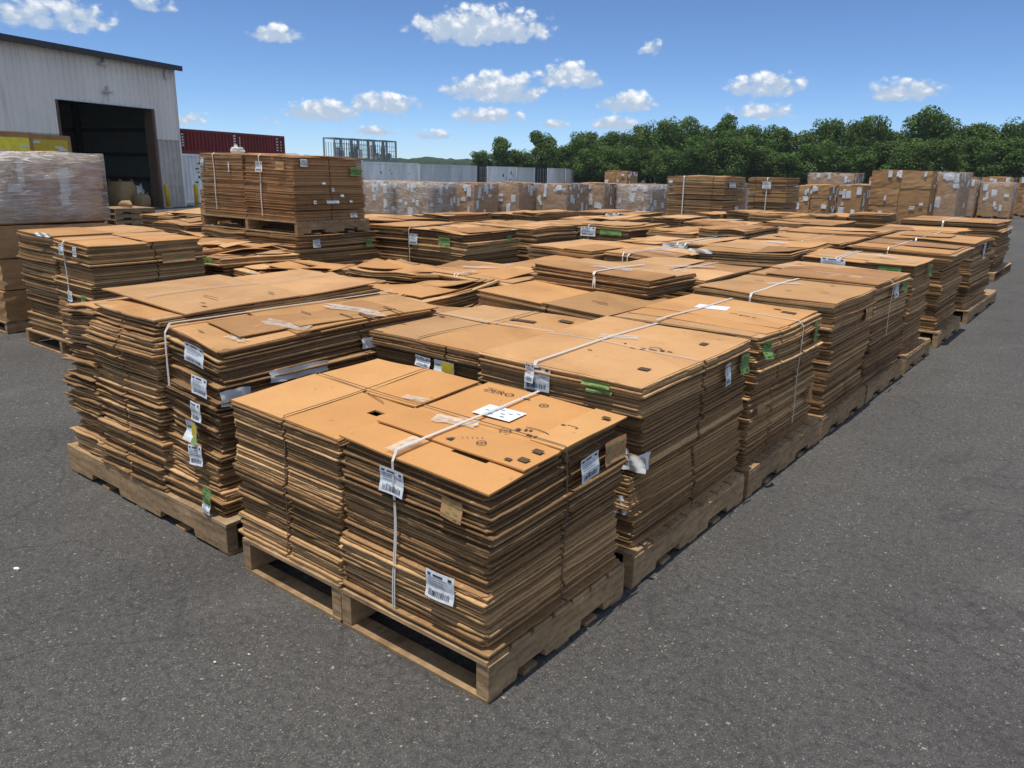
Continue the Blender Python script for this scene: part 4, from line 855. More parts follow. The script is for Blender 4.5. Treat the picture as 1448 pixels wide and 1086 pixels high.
A6 = Stack('seventh stack along the lane, leaning with dark gaps in its front', -1.18, -.08, 8.45, 9.72, (.94, .92, .93, .95), .192, 1, 14, (.03, 0), .02, slots=sl(('e', .55)), rag=2.0); A6.strap(.4, 0, 1, .014, 'strap', True, .02, .85, .03); A6.paper('e', .6, .92, .12, .13, 'green', .03)
pallet('long pale pallet with bare deck reaching past the eighth lane load', -1.2, 0, 10.4, 13.1, 'y', 0, .19, 10, 12)
A7 = Stack('eighth stack along the lane, bulging and strapped, beside the bare pallet deck', -1.3, -.08, 10.45, 12.15, (.93, .91, .90, .93), .192, 1, 15, (0.0, 0), .03, slots=sl(('e', .5)), rag=1.8); A7.strap(.4, 0, 1, .02, 'strap', True, .02, .6, .03); A7.paper('e', .7, .9, .14, .14, 'green', .03); A7.paper('e', .45, .85, .12, .22, 'paper', .03)
pallet('separate pallet standing far along the lane under the last load', -2.4, -.40, 15.95, 18.45, 'x', 0, .17, 11, 9)
A8 = Stack('last separate stack far along the lane, its front full of gaps', -2.3, -.52, 16.1, 18.2, .93, .172, 1, 16, (.02, 0), .02, slots=sl(('e', .5), ('s', .5)), rag=2.2); A8.paper('e', .6, .85, .16, .16, 'paper', .03); A8.strap(.45, 0, 1, .03, 'strap', True, .02, .7, .03)
A6L = Stack('tan stack left of the seventh lane stack', -2.5, -1.30, 8.5, 9.9, (.93, .94, .94, .93), .192, 1, 17, (0, 0), .04, rag=1.4); A6L.strap(.6, 0, 1, .012, 'strap', True, .02, .8, .03)
A7L = Stack('stack left of the eighth lane stack, white scrap on its top', -2.7, -1.45, 10.5, 12.0, .93, .192, 1, 18, (0, 0), .04, rag=1.5); A7L.patch(.2, .1, .3, .2, .022, 'paper', 'paper_scrap', .4)
A8a = Stack('far lane stack in front of the last separate stack', -2.0, -.7, 12.6, 14.0, .90, .192, 0, 19, (0, 0), .04, rag=1.5)
A8b = Stack('far stack left of the last separate stack', -4.0, -2.75, 13.0, 14.6, .92, .165, 0, 20, (0, 0), .04, rag=1.5)

# ---- left big load
pallet('pale notched pallet under the tall rough stack at left front', -3.68, -1.81, .03, 1.25, 'x', 0, .185, 12, 8, along=True)
BA = Stack('tall rough stack at left front, narrow ragged left column', -3.60, -3.17, .06, 1.5, (.93, .95, .96, .93), .187, 2, 36, (-.04, .06), .03, rag=2.3, tops=[(0, 1, 0, .6), (0, 1, .6, 1)])
BL = Stack('tall rough stack at left front with curling top sheet, wide middle column', -3.18, -2.47, .05, 1.66, (.985, .97, .99, 1.0), .187, 2, 21, (-.05, .07), .03, slots=sl(('s', .48),), tops='none', rag=1.8)
s = BL; s.sheet(ls(-.30, 1.03, 14), ls(.10, .62, 9), .030, .008, tone=.72, lift=(.025, -.014, .0, .02), rot=.03); s.sheet(ls(-.25, 1.02, 12), ls(.60, 1.02, 9), .026, .008, tone=.8, lift=(0, 0, .01, .01)); s.sheet(ls(.0, .9, 8), ls(.0, .5, 8), .004, .007, tone=.5, rot=-.02); s.sheet(ls(.1, 1.0, 8), ls(.4, 1.0, 8), .010, .007, tone=.6)
s.strap(.35, .12, 1.0, .007, 'strap', False, .048, axis='y', name='strap'); s.flat([rect(.08, -.25, .16, .008), rect(.2, .1, .06, .012), rect(.25, -.4, .05, .02)], .042, 'ink', 'lettering')
BR = Stack('tall rough stack at left front, right column with white strap and torn labels', -2.47, -1.90, .08, 1.74, (.94, .865, .885, .93), .187, 2, 22, (-.10, .10), .02, tops='none', rag=1.9, slots=sl(('e', .6),))
s = BR; s.sheet(ls(-.02, .99, 10), ls(.0, .36, 8), .010, .008, tone=.7, lift=(.004, -.004, 0, 0)); us = np.array([.0, .15, .3, .42, .58, .8, 1.0]); vs = np.array([.30, .37, .42, .52, .70]); s.sheet(us, vs, .022, .008, holes=[(4, 0)], tone=.5, lift=(.01, 0, 0, 0)); s.sheet(ls(-.1, 1.0, 8), ls(.62, 1.0, 8), .016, .008, tone=.6, lift=(0, .01, 0, 0)); s.sheet(ls(.1, 1.02, 8), ls(.4, .95, 8), .006, .007, tone=.4)
s.loose(2, .05, .012, .02, (.4, .7)); s.strap(.20, 0, 1.0, .007, 'strap', True, .034, .66, .03, two=.007); s.patch(.05, -.2, .26, .10, .030, 'tape', 'clear_tape', .4, ragged=.3); s.patch(0, .35, .4, .12, .034, 'tape', 'clear_tape', .3, ragged=.3); s.patch(.08, -.55, .12, .06, .016, 'tape', 'clear_tape', .2, ragged=.3)
s.paper('s', .74, .945, .17, .10, 'paper', .035); s.paper('s', .80, .77, .13, .10, 'paper', .035); s.paper('s', .74, .61, .11, .10, 'paper', .04, .1); s.paper('s', .66, .47, .12, .11, 'mix', .04, -.1, curl=.03); s.paper('s', .70, .34, .11, .11, 'paper', .04, .1); s.paper('s', .86, .115, .095, .10, 'green', .04); s.paper('s', .84, .04, .09, .05, 'paper', .04)
crumpled(s, 'e', .30, .78, .40, .07, 11); crumpled(s, 'e', .05, .72, .18, .09, 12); s.flat([rect(.1, .2, .12, .012), rect(.2, .3, .2, .02), rect(-.1, .05, .1, .01), rect(.15, .55, .2, .015)], .036, 'ink', 'lettering')
crumpled(s, 'e', .62, .86, .14, .07, 14)
# ---- ragged heap behind it
HEAP = [('ragged crumpled stack right behind the tall rough stack', -2.9, -2.05, 1.98, 2.75, .70, .05), ('ragged stack with dark cracks at the middle of the heap', -3.55, -2.75, 2.55, 3.3, .80, -.12), ('leftmost curled stack of the ragged heap', -4.45, -3.6, 2.1, 2.9, .80, .15),
        ('splayed low stack at the right end of the ragged heap', -2.35, -1.45, 2.75, 3.35, .62, -.2), ('ragged stack rising at the back of the heap', -4.4, -3.55, 2.98, 3.7, .86, .08), ('small torn stack wedged in the middle of the heap', -3.55, -2.95, 1.95, 2.5, .74, .2)]
for k, (l, x0, x1, y0, y1, h, rz) in enumerate(HEAP):
    r = np.random.default_rng(k + 60); q = Stack(l, x0, x1, y0, y1, tuple(h + r.normal(0, .05, 4)), .187, 2, 240 + k, (r.normal(0, .04), r.normal(0, .04)), .05, rag=3.4, pitch=.011, group='stacks of the ragged heap', tops=[(0, 1, 0, .55), (.05, 1, .5, 1)]); q.o.rotation_euler = (0, 0, rz)
    q.loose(4, .16, .035, .012, (.35, .8), (0, .6))
B2c = Stack('layered stack with twin white straps on its top bundle, behind the ragged ones', -3.85, -2.62, 3.45, 4.28, (.84, .82, .84, .84), .187, 2, 25, (0, 0), .03, rag=2.6); B2c.strap(.45, 0, 1, .012, 'strap', True, .022, .93, .03, two=.02); B2c.patch(.1, 0, .5, .2, .024, 'tape', 'clear_tape', .1, ragged=.2)
B2c.loose(2, .06, .02, .012)
pallet('wooden pallet under the ragged crumpled stacks', -4.25, -1.98, 2.0, 3.2, 'x', 0, .185, 13, 8, detail=False); pallet('wooden pallet under the layered stack with twin straps', -3.85, -2.62, 3.4, 4.3, 'x', 0, .185, 14, 7, detail=False)

# ---- second load at left
pallet('dark wooden pallet under the two tall stacks at the left edge', -8.0, -6.22, 1.40, 2.66, 'y', 0, .17, 15)
CL = Stack('tall brown stack at the left edge beside the wrapped load, left half', -7.93, -7.05, 1.44, 2.62, (1.075, 1.06, 1.08, 1.09), .172, 1, 27, (-.02, 0), .02, rag=1.5, tops=[(0, 1, 0, .55), (0, 1, .55, 1)])
CR = Stack('tall brown stack near the left edge with white strap and labels, right half', -7.03, -6.24, 1.43, 2.62, (1.06, 1.03, 1.04, 1.06), .172, 1, 28, (0, 0), .02, rag=1.5, slots=sl(('e', .55)), tops=[(0, 1, 0, .5), (.0, 1, .5, 1)])
CR.strap(.38, 0, 1, .010, 'strap', True, .02, .0, .03, two=.006); CR.paper('s', .36, .93, .10, .10, 'paper', .035); CR.paper('s', .72, .93, .09, .09, 'paper', .03); CR.paper('s', .44, .49, .12, .10, 'paper', .035); CR.paper('s', .80, .49, .10, .07, 'green', .03); CR.paper('e', .75, .84, .36, .10, 'brown', .025); crumpled(CR, 's', -.2, 1.02, .34, .04, 15)

# ---- boxes: wrapped bulk cartons
def carton(label, x0, x1, y0, y1, z0, h, wrap=0.0, seed=0, notes=6, cat='carton stack', mat='boxcard', group='wrapped bulk cartons', near=False, tiers=1, base=True, greens=0, flaps=True, pal_label=None, name='bulk_carton'):
    r = np.random.default_rng(3000 + seed); cx_, cy_ = (x0 + x1) / 2, (y0 + y1) / 2; w, d = x1 - x0, y1 - y0; ph = .14 if base else 0
    if base:
        pallet(pal_label or ('low pallet under the ' + label), x0 - .02, x1 + .02, y0 - .02, y1 + .02, 'y', z0, .14, seed + 200, 6, 'pallets under the bulk cartons', False)
    t = thing(name, label, cat, (cx_, cy_, z0 + ph + .002), r.normal(0, .025), group)
    g = G(); nx, nz = 6, 6; hh = h - ph; lo = 0.0
    def bulged(wx, wy, za, zb, mi=0, tone=.5, amp=.02):
        V = []; q = []; per = []
        m = 5
        for (a, b_) in [(i / m, 0) for i in range(m)] + [(1, i / m) for i in range(m)] + [(1 - i / m, 1) for i in range(m)] + [(0, 1 - i / m) for i in range(m)]: per.append((a, b_))
        n = len(per)
        for k in range(nz + 1):
            z = za + (zb - za) * k / nz
            for (a, b_) in per:
                bl = amp * math.sin(math.pi * k / nz) * (math.sin(math.pi * a) if b_ in (0, 1) else math.sin(math.pi * b_)); sx_, sy_ = (a - .5), (b_ - .5)
                V.append((sx_ * wx + (bl * np.sign(sx_) if a in (0, 1) else 0) + r.normal(0, .004), sy_ * wy + (bl * np.sign(sy_) if b_ in (0, 1) else 0) + r.normal(0, .004), z + (r.normal(0, .006) if k == nz else 0)))
        f = [(k * n + i, k * n + (i + 1) % n, (k + 1) * n + (i + 1) % n, (k + 1) * n + i) for k in range(nz) for i in range(n)] + [tuple(range(n))[::-1], tuple(nz * n + i for i in range(n))]
        g.add(V, f, mi, tone)
    if tiers == 1: bulged(w, d, 0, hh, 0, r.uniform(.35, .65), .025)
    else:
        th = hh / tiers
        for k in range(tiers):
            nx_ = 2 if w > 1.0 else 1
            for i in range(nx_):
                ww = w / nx_; g2 = G(); V0 = g.n; bulged(ww - .015, d - r.uniform(0, .03), k * th + .003, (k + 1) * th - .006, 0, r.uniform(.25, .75), .012)
                g.v[-1][:, 0] += (i - (nx_ - 1) / 2) * ww + r.normal(0, .008); g.v[-1][:, 1] += r.normal(0, .010)
    g.obj('body', mat, t)
    if flaps:
        g = G()
        for k in range(3): a, c = r.uniform(-.3, .1, 2); g.box(a * w - w * .15, a * w + w * .45, c * d - d * .15, c * d + d * .45, hh + .008 + .012 * k, hh + .016 + .012 * k, 0, r.uniform(.3, .9), .012, r)
        g.obj('top_flap', 'cardtop', t)
    for k in range(notes * 2):
        g = G(); a, z = r.uniform(-.42, .42), hh * (.95 - .75 * r.random() ** 1.6); q, e = r.uniform(.03, .11), r.uniform(.03, .17)
        if k % 2: g.box(a * w - q, a * w + q, -d / 2 - .036, -d / 2 - .028, z - e, min(hh, z + e), 0, None, .012, r)
        else: g.box(w / 2 + .028, w / 2 + .036, a * d - q, a * d + q, z - e, min(hh, z + e), 0, None, .012, r)
        g.obj('paper_label', 'paper', t)
    if greens:
        g = G()
        for k in range(greens): a, z = r.uniform(-.4, .4), hh * r.uniform(.7, .95); g.box(a * w - .06, a * w + .06, -d / 2 - .038, -d / 2 - .030, z - .05, z + .04)
        g.obj('green_sticker', 'green', t)
    if wrap:
        g = G(); v0 = r.bit_generator.state; bulged(w + .085, d + .085, lo + .02, hh + .028, 0, .5, .03); g.obj('stretch_wrap', 'film_heavy' if near else 'film_mid' if wrap > 1 else 'film', t, True)
        if wrap > 2:
            g = G(); bulged(w + .10, d + .10, hh * .45, hh + .035, 0, .5, .03); g.obj('stretch_wrap', 'film', t, True)
    return t
carton('large pale load in stretch wrap, stacked on top at the left edge', -10.4, -8.72, 1.46, 2.76, 1.26, .80, 2, 1, 4, near=True, tiers=2, group=None, base=False)
carton('brown carton load at the left edge carrying the stretch wrapped load', -10.35, -8.66, 1.45, 2.75, 0, 1.25, 0, 2, 0, tiers=3, group=None, flaps=False, pal_label='pallet at the left edge under the brown carton load')
# yellow crate boxes
def yellow_box(label, x, y, w, seed, bright):
    t = thing('display_box', label, 'box', (x, y, 1.52), WA, 'yellow boxes behind the wrapped load'); g = G(); g.box(-w / 2, w / 2, -.6, .6, 0, 1.1, 0, .4, .01, np.random.default_rng(seed)); g.obj('body', 'boxcard', t)
    g = G(); g.box(-w / 2 + .12, w / 2 - .12, -.615, -.604, .05, .98); g.obj('yellow_panel', 'brightyellow' if bright else 'yellowprint', t)
    g = G(); r = np.random.default_rng(seed)
    for k in range(4): a = r.uniform(-.4, .3) * w; z = r.uniform(.3, .9); g.box(a, a + .25, -.622, -.617, z, z + .05)
    g.obj('lettering', 'paper', t)
    q = Stack('dark stack of flattened boxes under the ' + label.split(' behind')[0], x - .75, x + .75, y - .6, y + .6, 1.33, .165, 0, seed, (0, 0), .02); 
    pallet('pallet carrying the ' + label.split(' behind')[0], x - .75, x + .75, y - .6, y + .6, 'y', 0, .16, seed, 6, PG, False)
yellow_box('bright yellow printed box behind the wrapped load', -19.63, 5.15, 1.7, 41, True); yellow_box('dull mustard printed box behind the wrapped load', -20.85, 6.63, 1.45, 42, False)

# ---- tall double stack (cube) on its own pallet, set on lower stacks
E0 = Stack('long low stack under the tall boxy load, left half', -9.1, -8.0, 4.3, 5.7, .93, .165, 1, 29, (0, 0), .03, rag=1.6)
E1 = Stack('long low stack under the tall boxy load, right half', -7.98, -6.85, 4.3, 5.7, .93, .165, 1, 30, (0, 0), .03, rag=1.6); E1.paper('e', .2, .9, .12, .10, 'paper', .03); E1.paper('e', .85, .85, .12, .10, 'green', .03); E1.paper('s', .6, .6, .2, .14, 'green', .03)
pallet('raised wooden pallet under the tall boxy load, dark openings showing', -9.12, -6.86, 4.32, 5.55, 'y', 1.115, .17, 16, 7)
ZE = 1.287
E2 = Stack('tall boxy strapped load above the yard, left column of it', -9.06, -8.0, 4.34, 5.5, (.84, .83, .83, .84), ZE, 1, 31, (.0, 0), .012, mat='boxcard', rag=.8, bundles=1); E2.strap(.36, 0, 1, .018, 'strap', True, .02, .1, .03); E2.paper('s', .72, .80, .04, .13, 'paper', .028); E2.paper('s', .1, .88, .06, .10, 'paper', .028)
E3 = Stack('tall boxy strapped load above the yard, right column with green sticker', -7.98, -6.9, 4.34, 5.5, (.83, .80, .79, .82), ZE, 1, 32, (0, 0), .012, mat='boxcard', rag=.8, slots=sl(('e', .5))); E3.strap(.36, 0, 1, .018, 'strap', True, .02, .05, .03)
E3.paper('s', .38, .83, .16, .13, 'paper', .045); E3.paper('s', .78, .86, .16, .10, 'brown', .03); E3.paper('e', .12, .92, .10, .09, 'paper', .03); E3.paper('e', .86, .80, .20, .11, 'green', .03); E3.paper('e', .5, .3, .2, .05, 'paper', .03); E3.paper('e', .8, .07, .12, .06, 'paper', .03)
for k in range(5): E3.paper('e', .25 + .13 * k, .3 + .1 * ((k * 3) % 4), .05, .04, 'paper', .028)
carton('brown carton load half hidden behind the tall boxy load', -11.3, -10.1, 5.6, 6.7, 0, 1.55, 0, 3, 3, tiers=5, group=None, pal_label='pallet behind the tall boxy load under a brown carton load')
t = thing('white_bag', 'small white bag lying on the far left corner of the tall boxy load', 'bag', (-8.97, 4.9, ZE + .855)); g = G()
for (w, z0_, z1_) in ((.085, 0, .03), (.09, .03, .06), (.06, .06, .085)): g.box(-w, w, -.06, .06, z0_, z1_, 0, None, .008, np.random.default_rng(int(w * 100)))
g.box(-.06, -.02, -.02, .02, .085, .12, 0, None, .006); g.obj('body', 'bagwhite', t)
EF1 = Stack('low stack with white straps and green print in front of the tall boxy load', -7.9, -6.8, 3.15, 4.2, (.76, .74, .74, .76), .165, 1, 33, (0, 0), .04, rag=2.6); EF1.paper('s', .8, .93, .22, .11, 'green', .03); EF1.strap(.4, 0, 1, .012, 'strap', True, .02, .7, .03, two=.02)
EF2 = Stack('low crumpled stack right of the one with green print', -6.75, -5.7, 3.35, 4.4, .62, .165, 1, 34, (0, 0), .05, rag=3); EF2.paper('s', .35, .9, .12, .15, 'paper', .03); EF2.paper('s', .7, .9, .1, .08, 'green', .03)
EF1.loose(4, .15, .03, .015); EF2.loose(6, .3, .05, .015)
for k, (x0, x1, y0, y1) in enumerate([(-9.1, -6.85, 4.3, 5.7), (-7.9, -6.8, 3.15, 4.2), (-6.75, -5.7, 3.35, 4.4)]):
    pallet(['lowest pallet beneath the long low stacks and tall boxy load', 'pallet under the low stack with green print', 'pallet under the low crumpled stack'][k], x0, x1, y0, y1, 'y', 0, .16, 60 + k, 7, PG, False)

# ---- low flat loads at left, toward the warehouse
LOW = [('low stack with rumpled top right of the wrapped load', -10.5, -9.2, 4.6, 5.8, .66), ('low stack with white scraps on top, left of the boxy load', -12.0, -10.6, 6.3, 7.7, .62), ('low flat stack nearest the warehouse doorway', -14.6, -13.2, 6.4, 7.8, .62),
       ('low flat stack second nearest the warehouse doorway', -13.1, -11.6, 8.0, 9.4, .58), ('low stack far left before the doorway, sheets askew', -16.6, -15.2, 7.2, 8.6, .66), ('low stack behind the tall brown stacks at left', -8.4, -7.2, 2.9, 4.0, .80)]
for k, (l, x0, x1, y0, y1, h) in enumerate(LOW):
    q = Stack(l, x0, x1, y0, y1, h, .165, 0 if k != 0 else 1, 50 + k, (0, 0), .06, rag=2.2); pallet('pallet under the ' + l.split(',')[0], x0, x1, y0, y1, 'y', 0, .16, 70 + k, 7, PG, False)
    q.loose(5, .2, .05, .02)
    if k in (1, 3): q.patch(.1, .1, .5, .3, .03, 'bagwhite', 'white_scrap', .4, ragged=.3)

# ---- middle of the yard
MID = [('M', 'dark fronted stack in the middle with white label and cord, left half', -7.45, -6.45, 5.9, 7.1, (.98, 1.0, 1.0, .98), 'card'), ('M', 'dark fronted stack in the middle with white label and green sticker, right half', -6.43, -5.42, 5.9, 7.1, (1.0, .97, .97, .99), 'card'),
       ('N', 'ragged brown stack left of the dark fronted middle stacks', -9.3, -7.75, 6.6, 7.8, .99, 'card'), ('Q', 'stack with hand holes right behind the dark fronted middle stacks', -6.6, -5.35, 7.4, 8.5, .98, 'card'),
       ('F', 'grey board stack in the middle distance', -6.75, -5.75, 9.0, 10.2, .93, 'greycard'), ('F', 'strapped stack with green marks right of the grey board stack', -5.72, -4.75, 9.1, 10.4, .94, 'card'),
       ('G', 'fanned stack of bent sheets in front of the grey board stack', -4.05, -3.15, 5.55, 6.8, (.95, .93, .93, .95), 'card'), ('G', 'stack with twin white straps right of the fanned stack', -3.12, -2.35, 5.75, 6.9, (.93, .90, .90, .93), 'card'),
       ('P', 'flat strapped bundle stack with white film behind the twin strap one', -3.75, -2.55, 7.3, 8.5, .93, 'card'), ('P', 'long flat stack in the middle distance left of the tall pair', -4.4, -2.85, 9.2, 10.6, .94, 'card'),
       ('P', 'broad flat stack before the tall pair of far stacks', -4.6, -3.0, 11.2, 12.6, .93, 'card'), ('P', 'tan stack behind the grey board stack', -7.4, -6.0, 11.0, 12.2, .92, 'card'), ('P', 'far tan stack before the tall pair, left of its foot', -6.4, -4.9, 12.9, 14.2, .94, 'card'),
       ('P', 'sagging stack behind the dark fronted middle stacks', -8.6, -7.2, 8.4, 9.6, .94, 'card'), ('P', 'flat tan stack before the wrapped cartons, left', -10.3, -8.8, 9.0, 10.3, .92, 'card'), ('P', 'flat tan stack before the wrapped cartons, middle', -9.0, -7.6, 10.6, 12.0, .93, 'card'),
       ('P', 'flat tan stack with white tags before the wrapped cartons, right', -8.4, -7.0, 13.2, 14.6, .92, 'card'), ('P', 'far flat stack beyond the eighth lane stack', -5.2, -3.7, 15.2, 16.6, .92, 'card'), ('P', 'far flat stack at the foot of the tall pair', -6.8, -5.4, 16.0, 17.4, .9, 'card'), ('P', 'far flat stack left of the last separate stack, second one back', -4.4, -2.9, 17.2, 18.6, .92, 'card')]
for k, (kind, l, x0, x1, y0, y1, h, mt) in enumerate(MID):
    if kind == 'P':
        xm = x0 + (x1 - x0) * .5; r = np.random.default_rng(k + 400)
        q2 = Stack(l.replace('stack', 'stack, left column', 1) if ',' not in l else l + ', left column', x0, xm - .012, y0, y1, h + r.normal(0, .05), .165, 1, 480 + k, (r.normal(0, .03), r.normal(0, .03)), .03, rag=2.0, mat=mt, pitch=.018); x0q = xm + .012; h = h + r.normal(0, .05); l2 = l.replace('stack', 'stack, right column', 1) if ',' not in l else l + ', right column'
    else: x0q = x0; l2 = l
    q = Stack(l2, x0q, x1, y0, y1, h, .165, 1, 80 + k, (0, 0), .035, rag=1.8, mat=mt, pitch=.018 if kind == 'P' else None)
    pallet('pallet under the ' + l.split(',')[0] + (', left' if 'left' in l.split(',')[-1] and ',' in l else ', right' if 'right' in l.split(',')[-1] and ',' in l else ', middle' if 'middle' in l.split(',')[-1] and ',' in l else ', back' if ',' in l else ''), x0, x1, y0, y1, 'y', 0, .16, 100 + k, 7, PG, False)
    if k == 1: q.strap(.02, 0, 1, .010, 'strap', True, .02, .1, .03, name='cord'); q.paper('s', .12, .86, .16, .15, 'paper', .035); q.paper('s', .70, .87, .20, .12, 'green', .03); q.paper('e', .8, .9, .12, .08, 'green', .03)
    if k == 2: q.paper('s', .35, .88, .1, .16, 'paper', .03); q.paper('s', .7, .9, .18, .12, 'green', .03)
    if k == 5: q.strap(.25, 0, 1, .014, 'strap', True, .02, .75, .03); q.paper('s', .25, .9, .3, .15, 'paper', .03); q.paper('s', .7, .92, .4, .10, 'green', .03)
    if k == 7: q.strap(.4, 0, 1, .014, 'strap', True, .02, .4, .03, two=.04); q.paper('s', .4, .75, .2, .12, 'paper', .03); q.paper('s', .8, .8, .14, .1, 'green', .03)
    if k in (8, 10, 16): q.strap(.4, 0, 1, .02, 'strap', True, .02, .7, .03, two=.06); crumpled(q, 's', .25, .95, .35, .1, 30 + k)
    if k == 3:
        for a in (-.12, .12): g = G(); g.box(a - .05, a + .05, -.61, -.57, .42, .62); g.obj('hand_hole', 'core', q.o)

# ---- tall pair and far carton rows
H1 = Stack('tall square strapped stack in the distance, left one of the tall pair', -11.0, -8.95, 22.4, 24.0, 1.68, .16, 1, 120, (0, 0), .02, mat='boxcard', rag=1.2, slots=sl(('s', .8), ('e', .5)), pitch=.05); H1.strap(.30, 0, 1, .04, 'strap', True, .02, .02, .04); H1.paper('s', .07, .9, .14, .12, 'paper', .04); H1.paper('e', .3, .85, .5, .16, 'paper', .04); H1.paper('e', .8, .85, .2, .14, 'green', .04); H1.paper('e', .6, .4, .3, .14, 'paper', .04)
H2 = Stack('slightly lower strapped stack in the distance, right one of the tall pair', -9.35, -8.0, 25.3, 26.6, 1.66, .16, 1, 121, (0, 0), .02, mat='boxcard', rag=1.2, slots=sl(('s', .2)), pitch=.05); H2.strap(.5, 0, 1, .035, 'strap', True, .02, .02, .04); H2.paper('s', .5, .86, .3, .22, 'paper', .05); H2.paper('s', .8, .1, .3, .12, 'paper', .05)
pallet('pallet under the left one of the tall far pair', -11.0, -8.9, 22.35, 24.05, 'y', 0, .155, 140, 7, PG, False); pallet('pallet under the right one of the tall far pair', -9.35, -7.95, 25.3, 26.6, 'y', 0, .155, 141, 7, PG, False)
CART = [('clear wrapped carton at the left end of the carton row', -21.1, -19.6, 17.8, 19.2, 1.44, 2), ('greyish film wrapped carton, second in the carton row', -19.5, -18.0, 18.1, 19.6, 1.44, 2), ('plain brown carton peeking out beside the tall boxy load', -22.6, -21.3, 17.2, 18.6, 1.44, 0), ('brown carton with white tape strips, third in the carton row', -18.9, -17.5, 20.0, 21.4, 1.42, 1),
        ('broad brown carton in the middle of the carton row', -18.4, -16.7, 21.6, 23.1, 1.45, 1), ('brown carton with curved film streaks right of the broad one', -16.6, -15.2, 22.6, 24.1, 1.45, 1), ('brown carton with tape cross, before the film wrapped one', -16.2, -14.7, 24.4, 25.9, 1.46, 1), ('silvery film wrapped carton near the right of the carton row', -14.6, -13.2, 25.2, 26.7, 1.46, 2),
        ('brown carton with many white tags at the right of the carton row', -13.7, -12.2, 27.4, 28.9, 1.46, 1), ('brown carton just left of the tall far pair', -12.0, -11.3, 27.6, 28.6, 1.48, 0), ('far brown carton standing above the film wrapped row', -18.4, -17.2, 30.3, 31.4, 1.93, 0),
        ('brown carton right of the tall far pair', -9.4, -8.0, 30.1, 31.5, 1.54, 0), ('dark sided brown carton next right of the tall pair', -7.95, -7.05, 31.0, 32.3, 1.55, 0), ('tagged brown carton before the big far cartons', -8.4, -7.1, 33.0, 34.3, 1.57, 1), ('high carton load showing above the tagged ones', -10.8, -8.8, 36.0, 37.6, 2.02, 1),
        ('biggest far carton load at right, front one', -7.14, -4.9, 32.5, 34.0, 2.16, 0), ('narrow far carton load right beside the biggest one', -4.85, -4.05, 33.3, 35.3, 2.12, 1), ('far carton behind the biggest load, left of it', -8.5, -7.4, 37.5, 39.0, 1.9, 0),
        ('rear carton in the far right row, first from the left', -6.3, -4.9, 43.0, 44.5, 1.8, 1), ('rear carton in the far right row, second from the left', -4.8, -3.4, 43.5, 45.0, 1.72, 1), ('rear carton in the far right row, third from the left', -6.9, -5.6, 47.3, 48.8, 1.96, 0), ('rear carton in the far right row, fourth from the left', -5.4, -3.9, 47.5, 49.0, 1.96, 0), ('rear carton in the far right row, fifth from the left', -3.7, -2.2, 47.8, 49.3, 1.98, 0), ('rear carton in the far right row, sixth from the left', -2.0, -.5, 48.0, 49.5, 2.0, 0), ('low carton before the far right row at the frame edge', -3.2, -1.9, 46.0, 47.3, 1.1, 1),
        ('far carton in the gap behind the carton row', -15.5, -14.0, 33.0, 34.5, 1.5, 0), ('far carton behind the tagged one, left of the tall pair', -13.8, -12.3, 31.0, 32.5, 1.52, 1)]
for k, (l, x0, x1, y0, y1, h, wrp) in enumerate(CART):
    carton(l, x0, x1, y0, y1, 0, h, wrp, 20 + k, 9, tiers=1 if (wrp or k % 4 == 0) else 3, pal_label='pallet under the ' + l.replace('carton', 'box', 1) if False else 'pallet under the ' + l)

# ---- at the warehouse doorway
def wpt(x, y): p = Matrix.Translation((-33.89, 17.89, 0)) @ Matrix.Rotation(WA, 4, 'Z') @ Vector((x, y, 0)); return p
def sack(label, name, x, y, w, h, mat, seed):
    r = np.random.default_rng(seed); t = thing(name, label, 'bulk bag', wpt(x, y), WA); g = G(); ks = 9; V = []; n = 16
    for k in range(ks + 1):
        q = k / ks; rad = w / 2 * (.88 + .22 * math.sin(math.pi * q) - .25 * max(0, q - .8))
        for i in range(n):
            a = 2 * math.pi * i / n; c, s_ = math.cos(a), math.sin(a); m = 1 / max(abs(c), abs(s_)) ** .65; V.append((rad * c * m + r.normal(0, .015), rad * s_ * m + r.normal(0, .015), h * q))
    g.add(V, [(k * n + i, k * n + (i + 1) % n, (k + 1) * n + (i + 1) % n, (k + 1) * n + i) for k in range(ks) for i in range(n)] + [tuple(range(n))[::-1], tuple(ks * n + i for i in range(n))]); g.obj('bag_body', mat, t, True)
    g = G()
    for (a, b_) in ((-1, -1), (1, -1), (1, 1), (-1, 1)): g.tube([(a * w * .36, b_ * w * .36, h - .02), (a * w * .34, b_ * w * .34, h + .1), (a * w * .25, b_ * w * .34, h + .02)], .018, 5)
    g.obj('lifting_loop', mat, t)
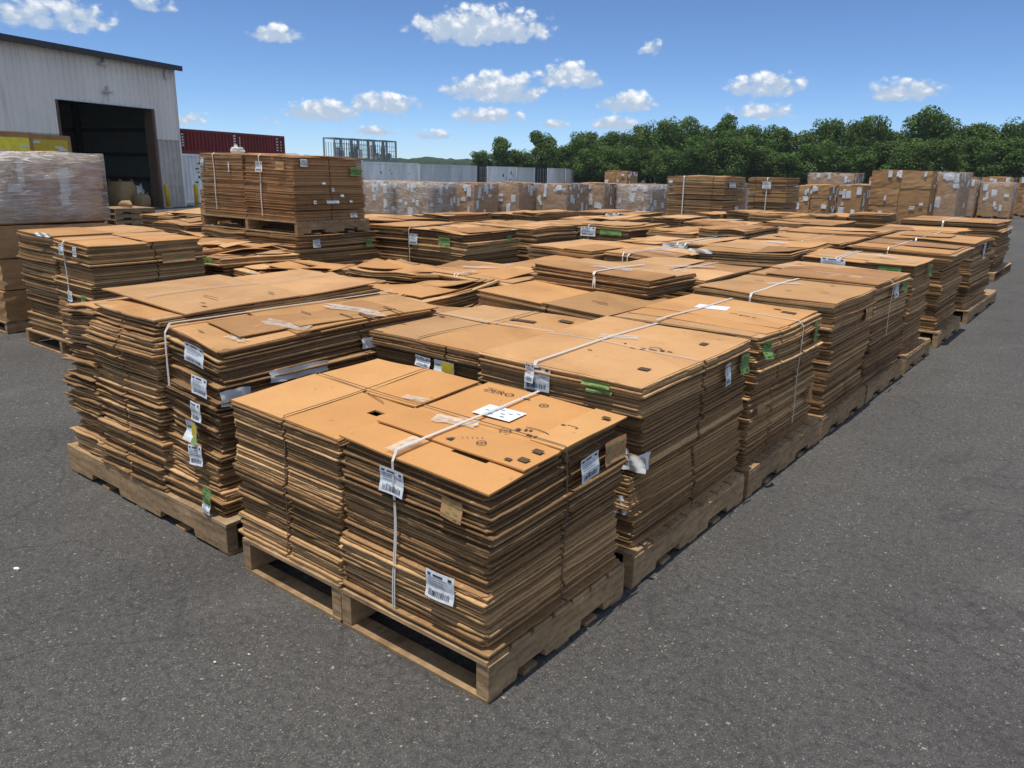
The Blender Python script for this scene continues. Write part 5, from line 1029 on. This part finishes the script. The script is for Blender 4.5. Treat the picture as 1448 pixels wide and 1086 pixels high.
sack('tall brown bulk bag just inside the warehouse doorway', 'bulk_bag', -2.6, 1.0, .95, 1.15, 'sack', 3); sack('lower white bulk bag at the right jamb of the doorway', 'bulk_bag', -1.75, 1.2, .8, .95, 'bagwhite', 4); sack('small brown bag slumped before the tall brown bag', 'bulk_bag', -2.35, .2, .55, .6, 'sack', 5)
for k in range(4): pallet(['lowest', 'second', 'third', 'topmost'][k] + ' empty pallet of the pile before the warehouse doorway', -23.2, -21.9, 9.1, 10.3, 'y', .165 * k + .003 * k, .16, 300 + k, 6, 'pile of empty pallets', False)
t = thing('sack', 'small tan sack lying on the pile of empty pallets', 'sack', (-22.5, 9.7, .68)); g = G(); g.tube([(-.35, 0, .05), (-.15, 0, .09), (.15, .03, .10), (.35, 0, .05)], [.05, .09, .10, .05], 10); g.obj('body', 'sack', t, True)

# ---- litter on the asphalt
def chip(x, y, w, label, mat='paper', seed=0):
    r = np.random.default_rng(seed); g = G(); n = 7; V = []
    for z in (.002, .006): V += [(x + w * r.uniform(.6, 1.1) * math.cos(6.28 * k / n), y + w * .7 * r.uniform(.6, 1.1) * math.sin(6.28 * k / n), z + r.uniform(0, .006)) for k in range(n)]
    g.add(V, [tuple(range(n))[::-1], tuple(range(n, 2 * n))] + [(k, (k + 1) % n, n + (k + 1) % n, n + k) for k in range(n)]); tag(g.obj('paper_scrap', mat), label, 'litter')
chip(-2.50, -.73, .020, 'largest white paper scrap on the asphalt at left', seed=1); chip(-1.04, -.52, .008, 'tiny pale chip on the asphalt left of the front pallet', seed=2); chip(-.98, -.40, .006, 'tiniest pale chip nearer the front pallet', seed=3)

# ---- thin summer air
g = G(); HX = 700.0; g.box(-HX, 260, -260, HX, -1.0, 17.0); hz = g.obj('haze', 'core'); tag(hz, kind='stuff'); hm_ = bpy.data.materials.new('haze'); hm_.use_nodes = True; hn = hm_.node_tree; hn.nodes.clear()
ho = hn.nodes.new('ShaderNodeOutputMaterial'); hv = hn.nodes.new('ShaderNodeVolumePrincipled'); hv.inputs['Color'].default_value = (.82, .90, 1, 1); hv.inputs['Density'].default_value = .0002; hn.links.new(hv.outputs[0], ho.inputs['Volume'])
hz.data.materials.clear(); hz.data.materials.append(hm_)
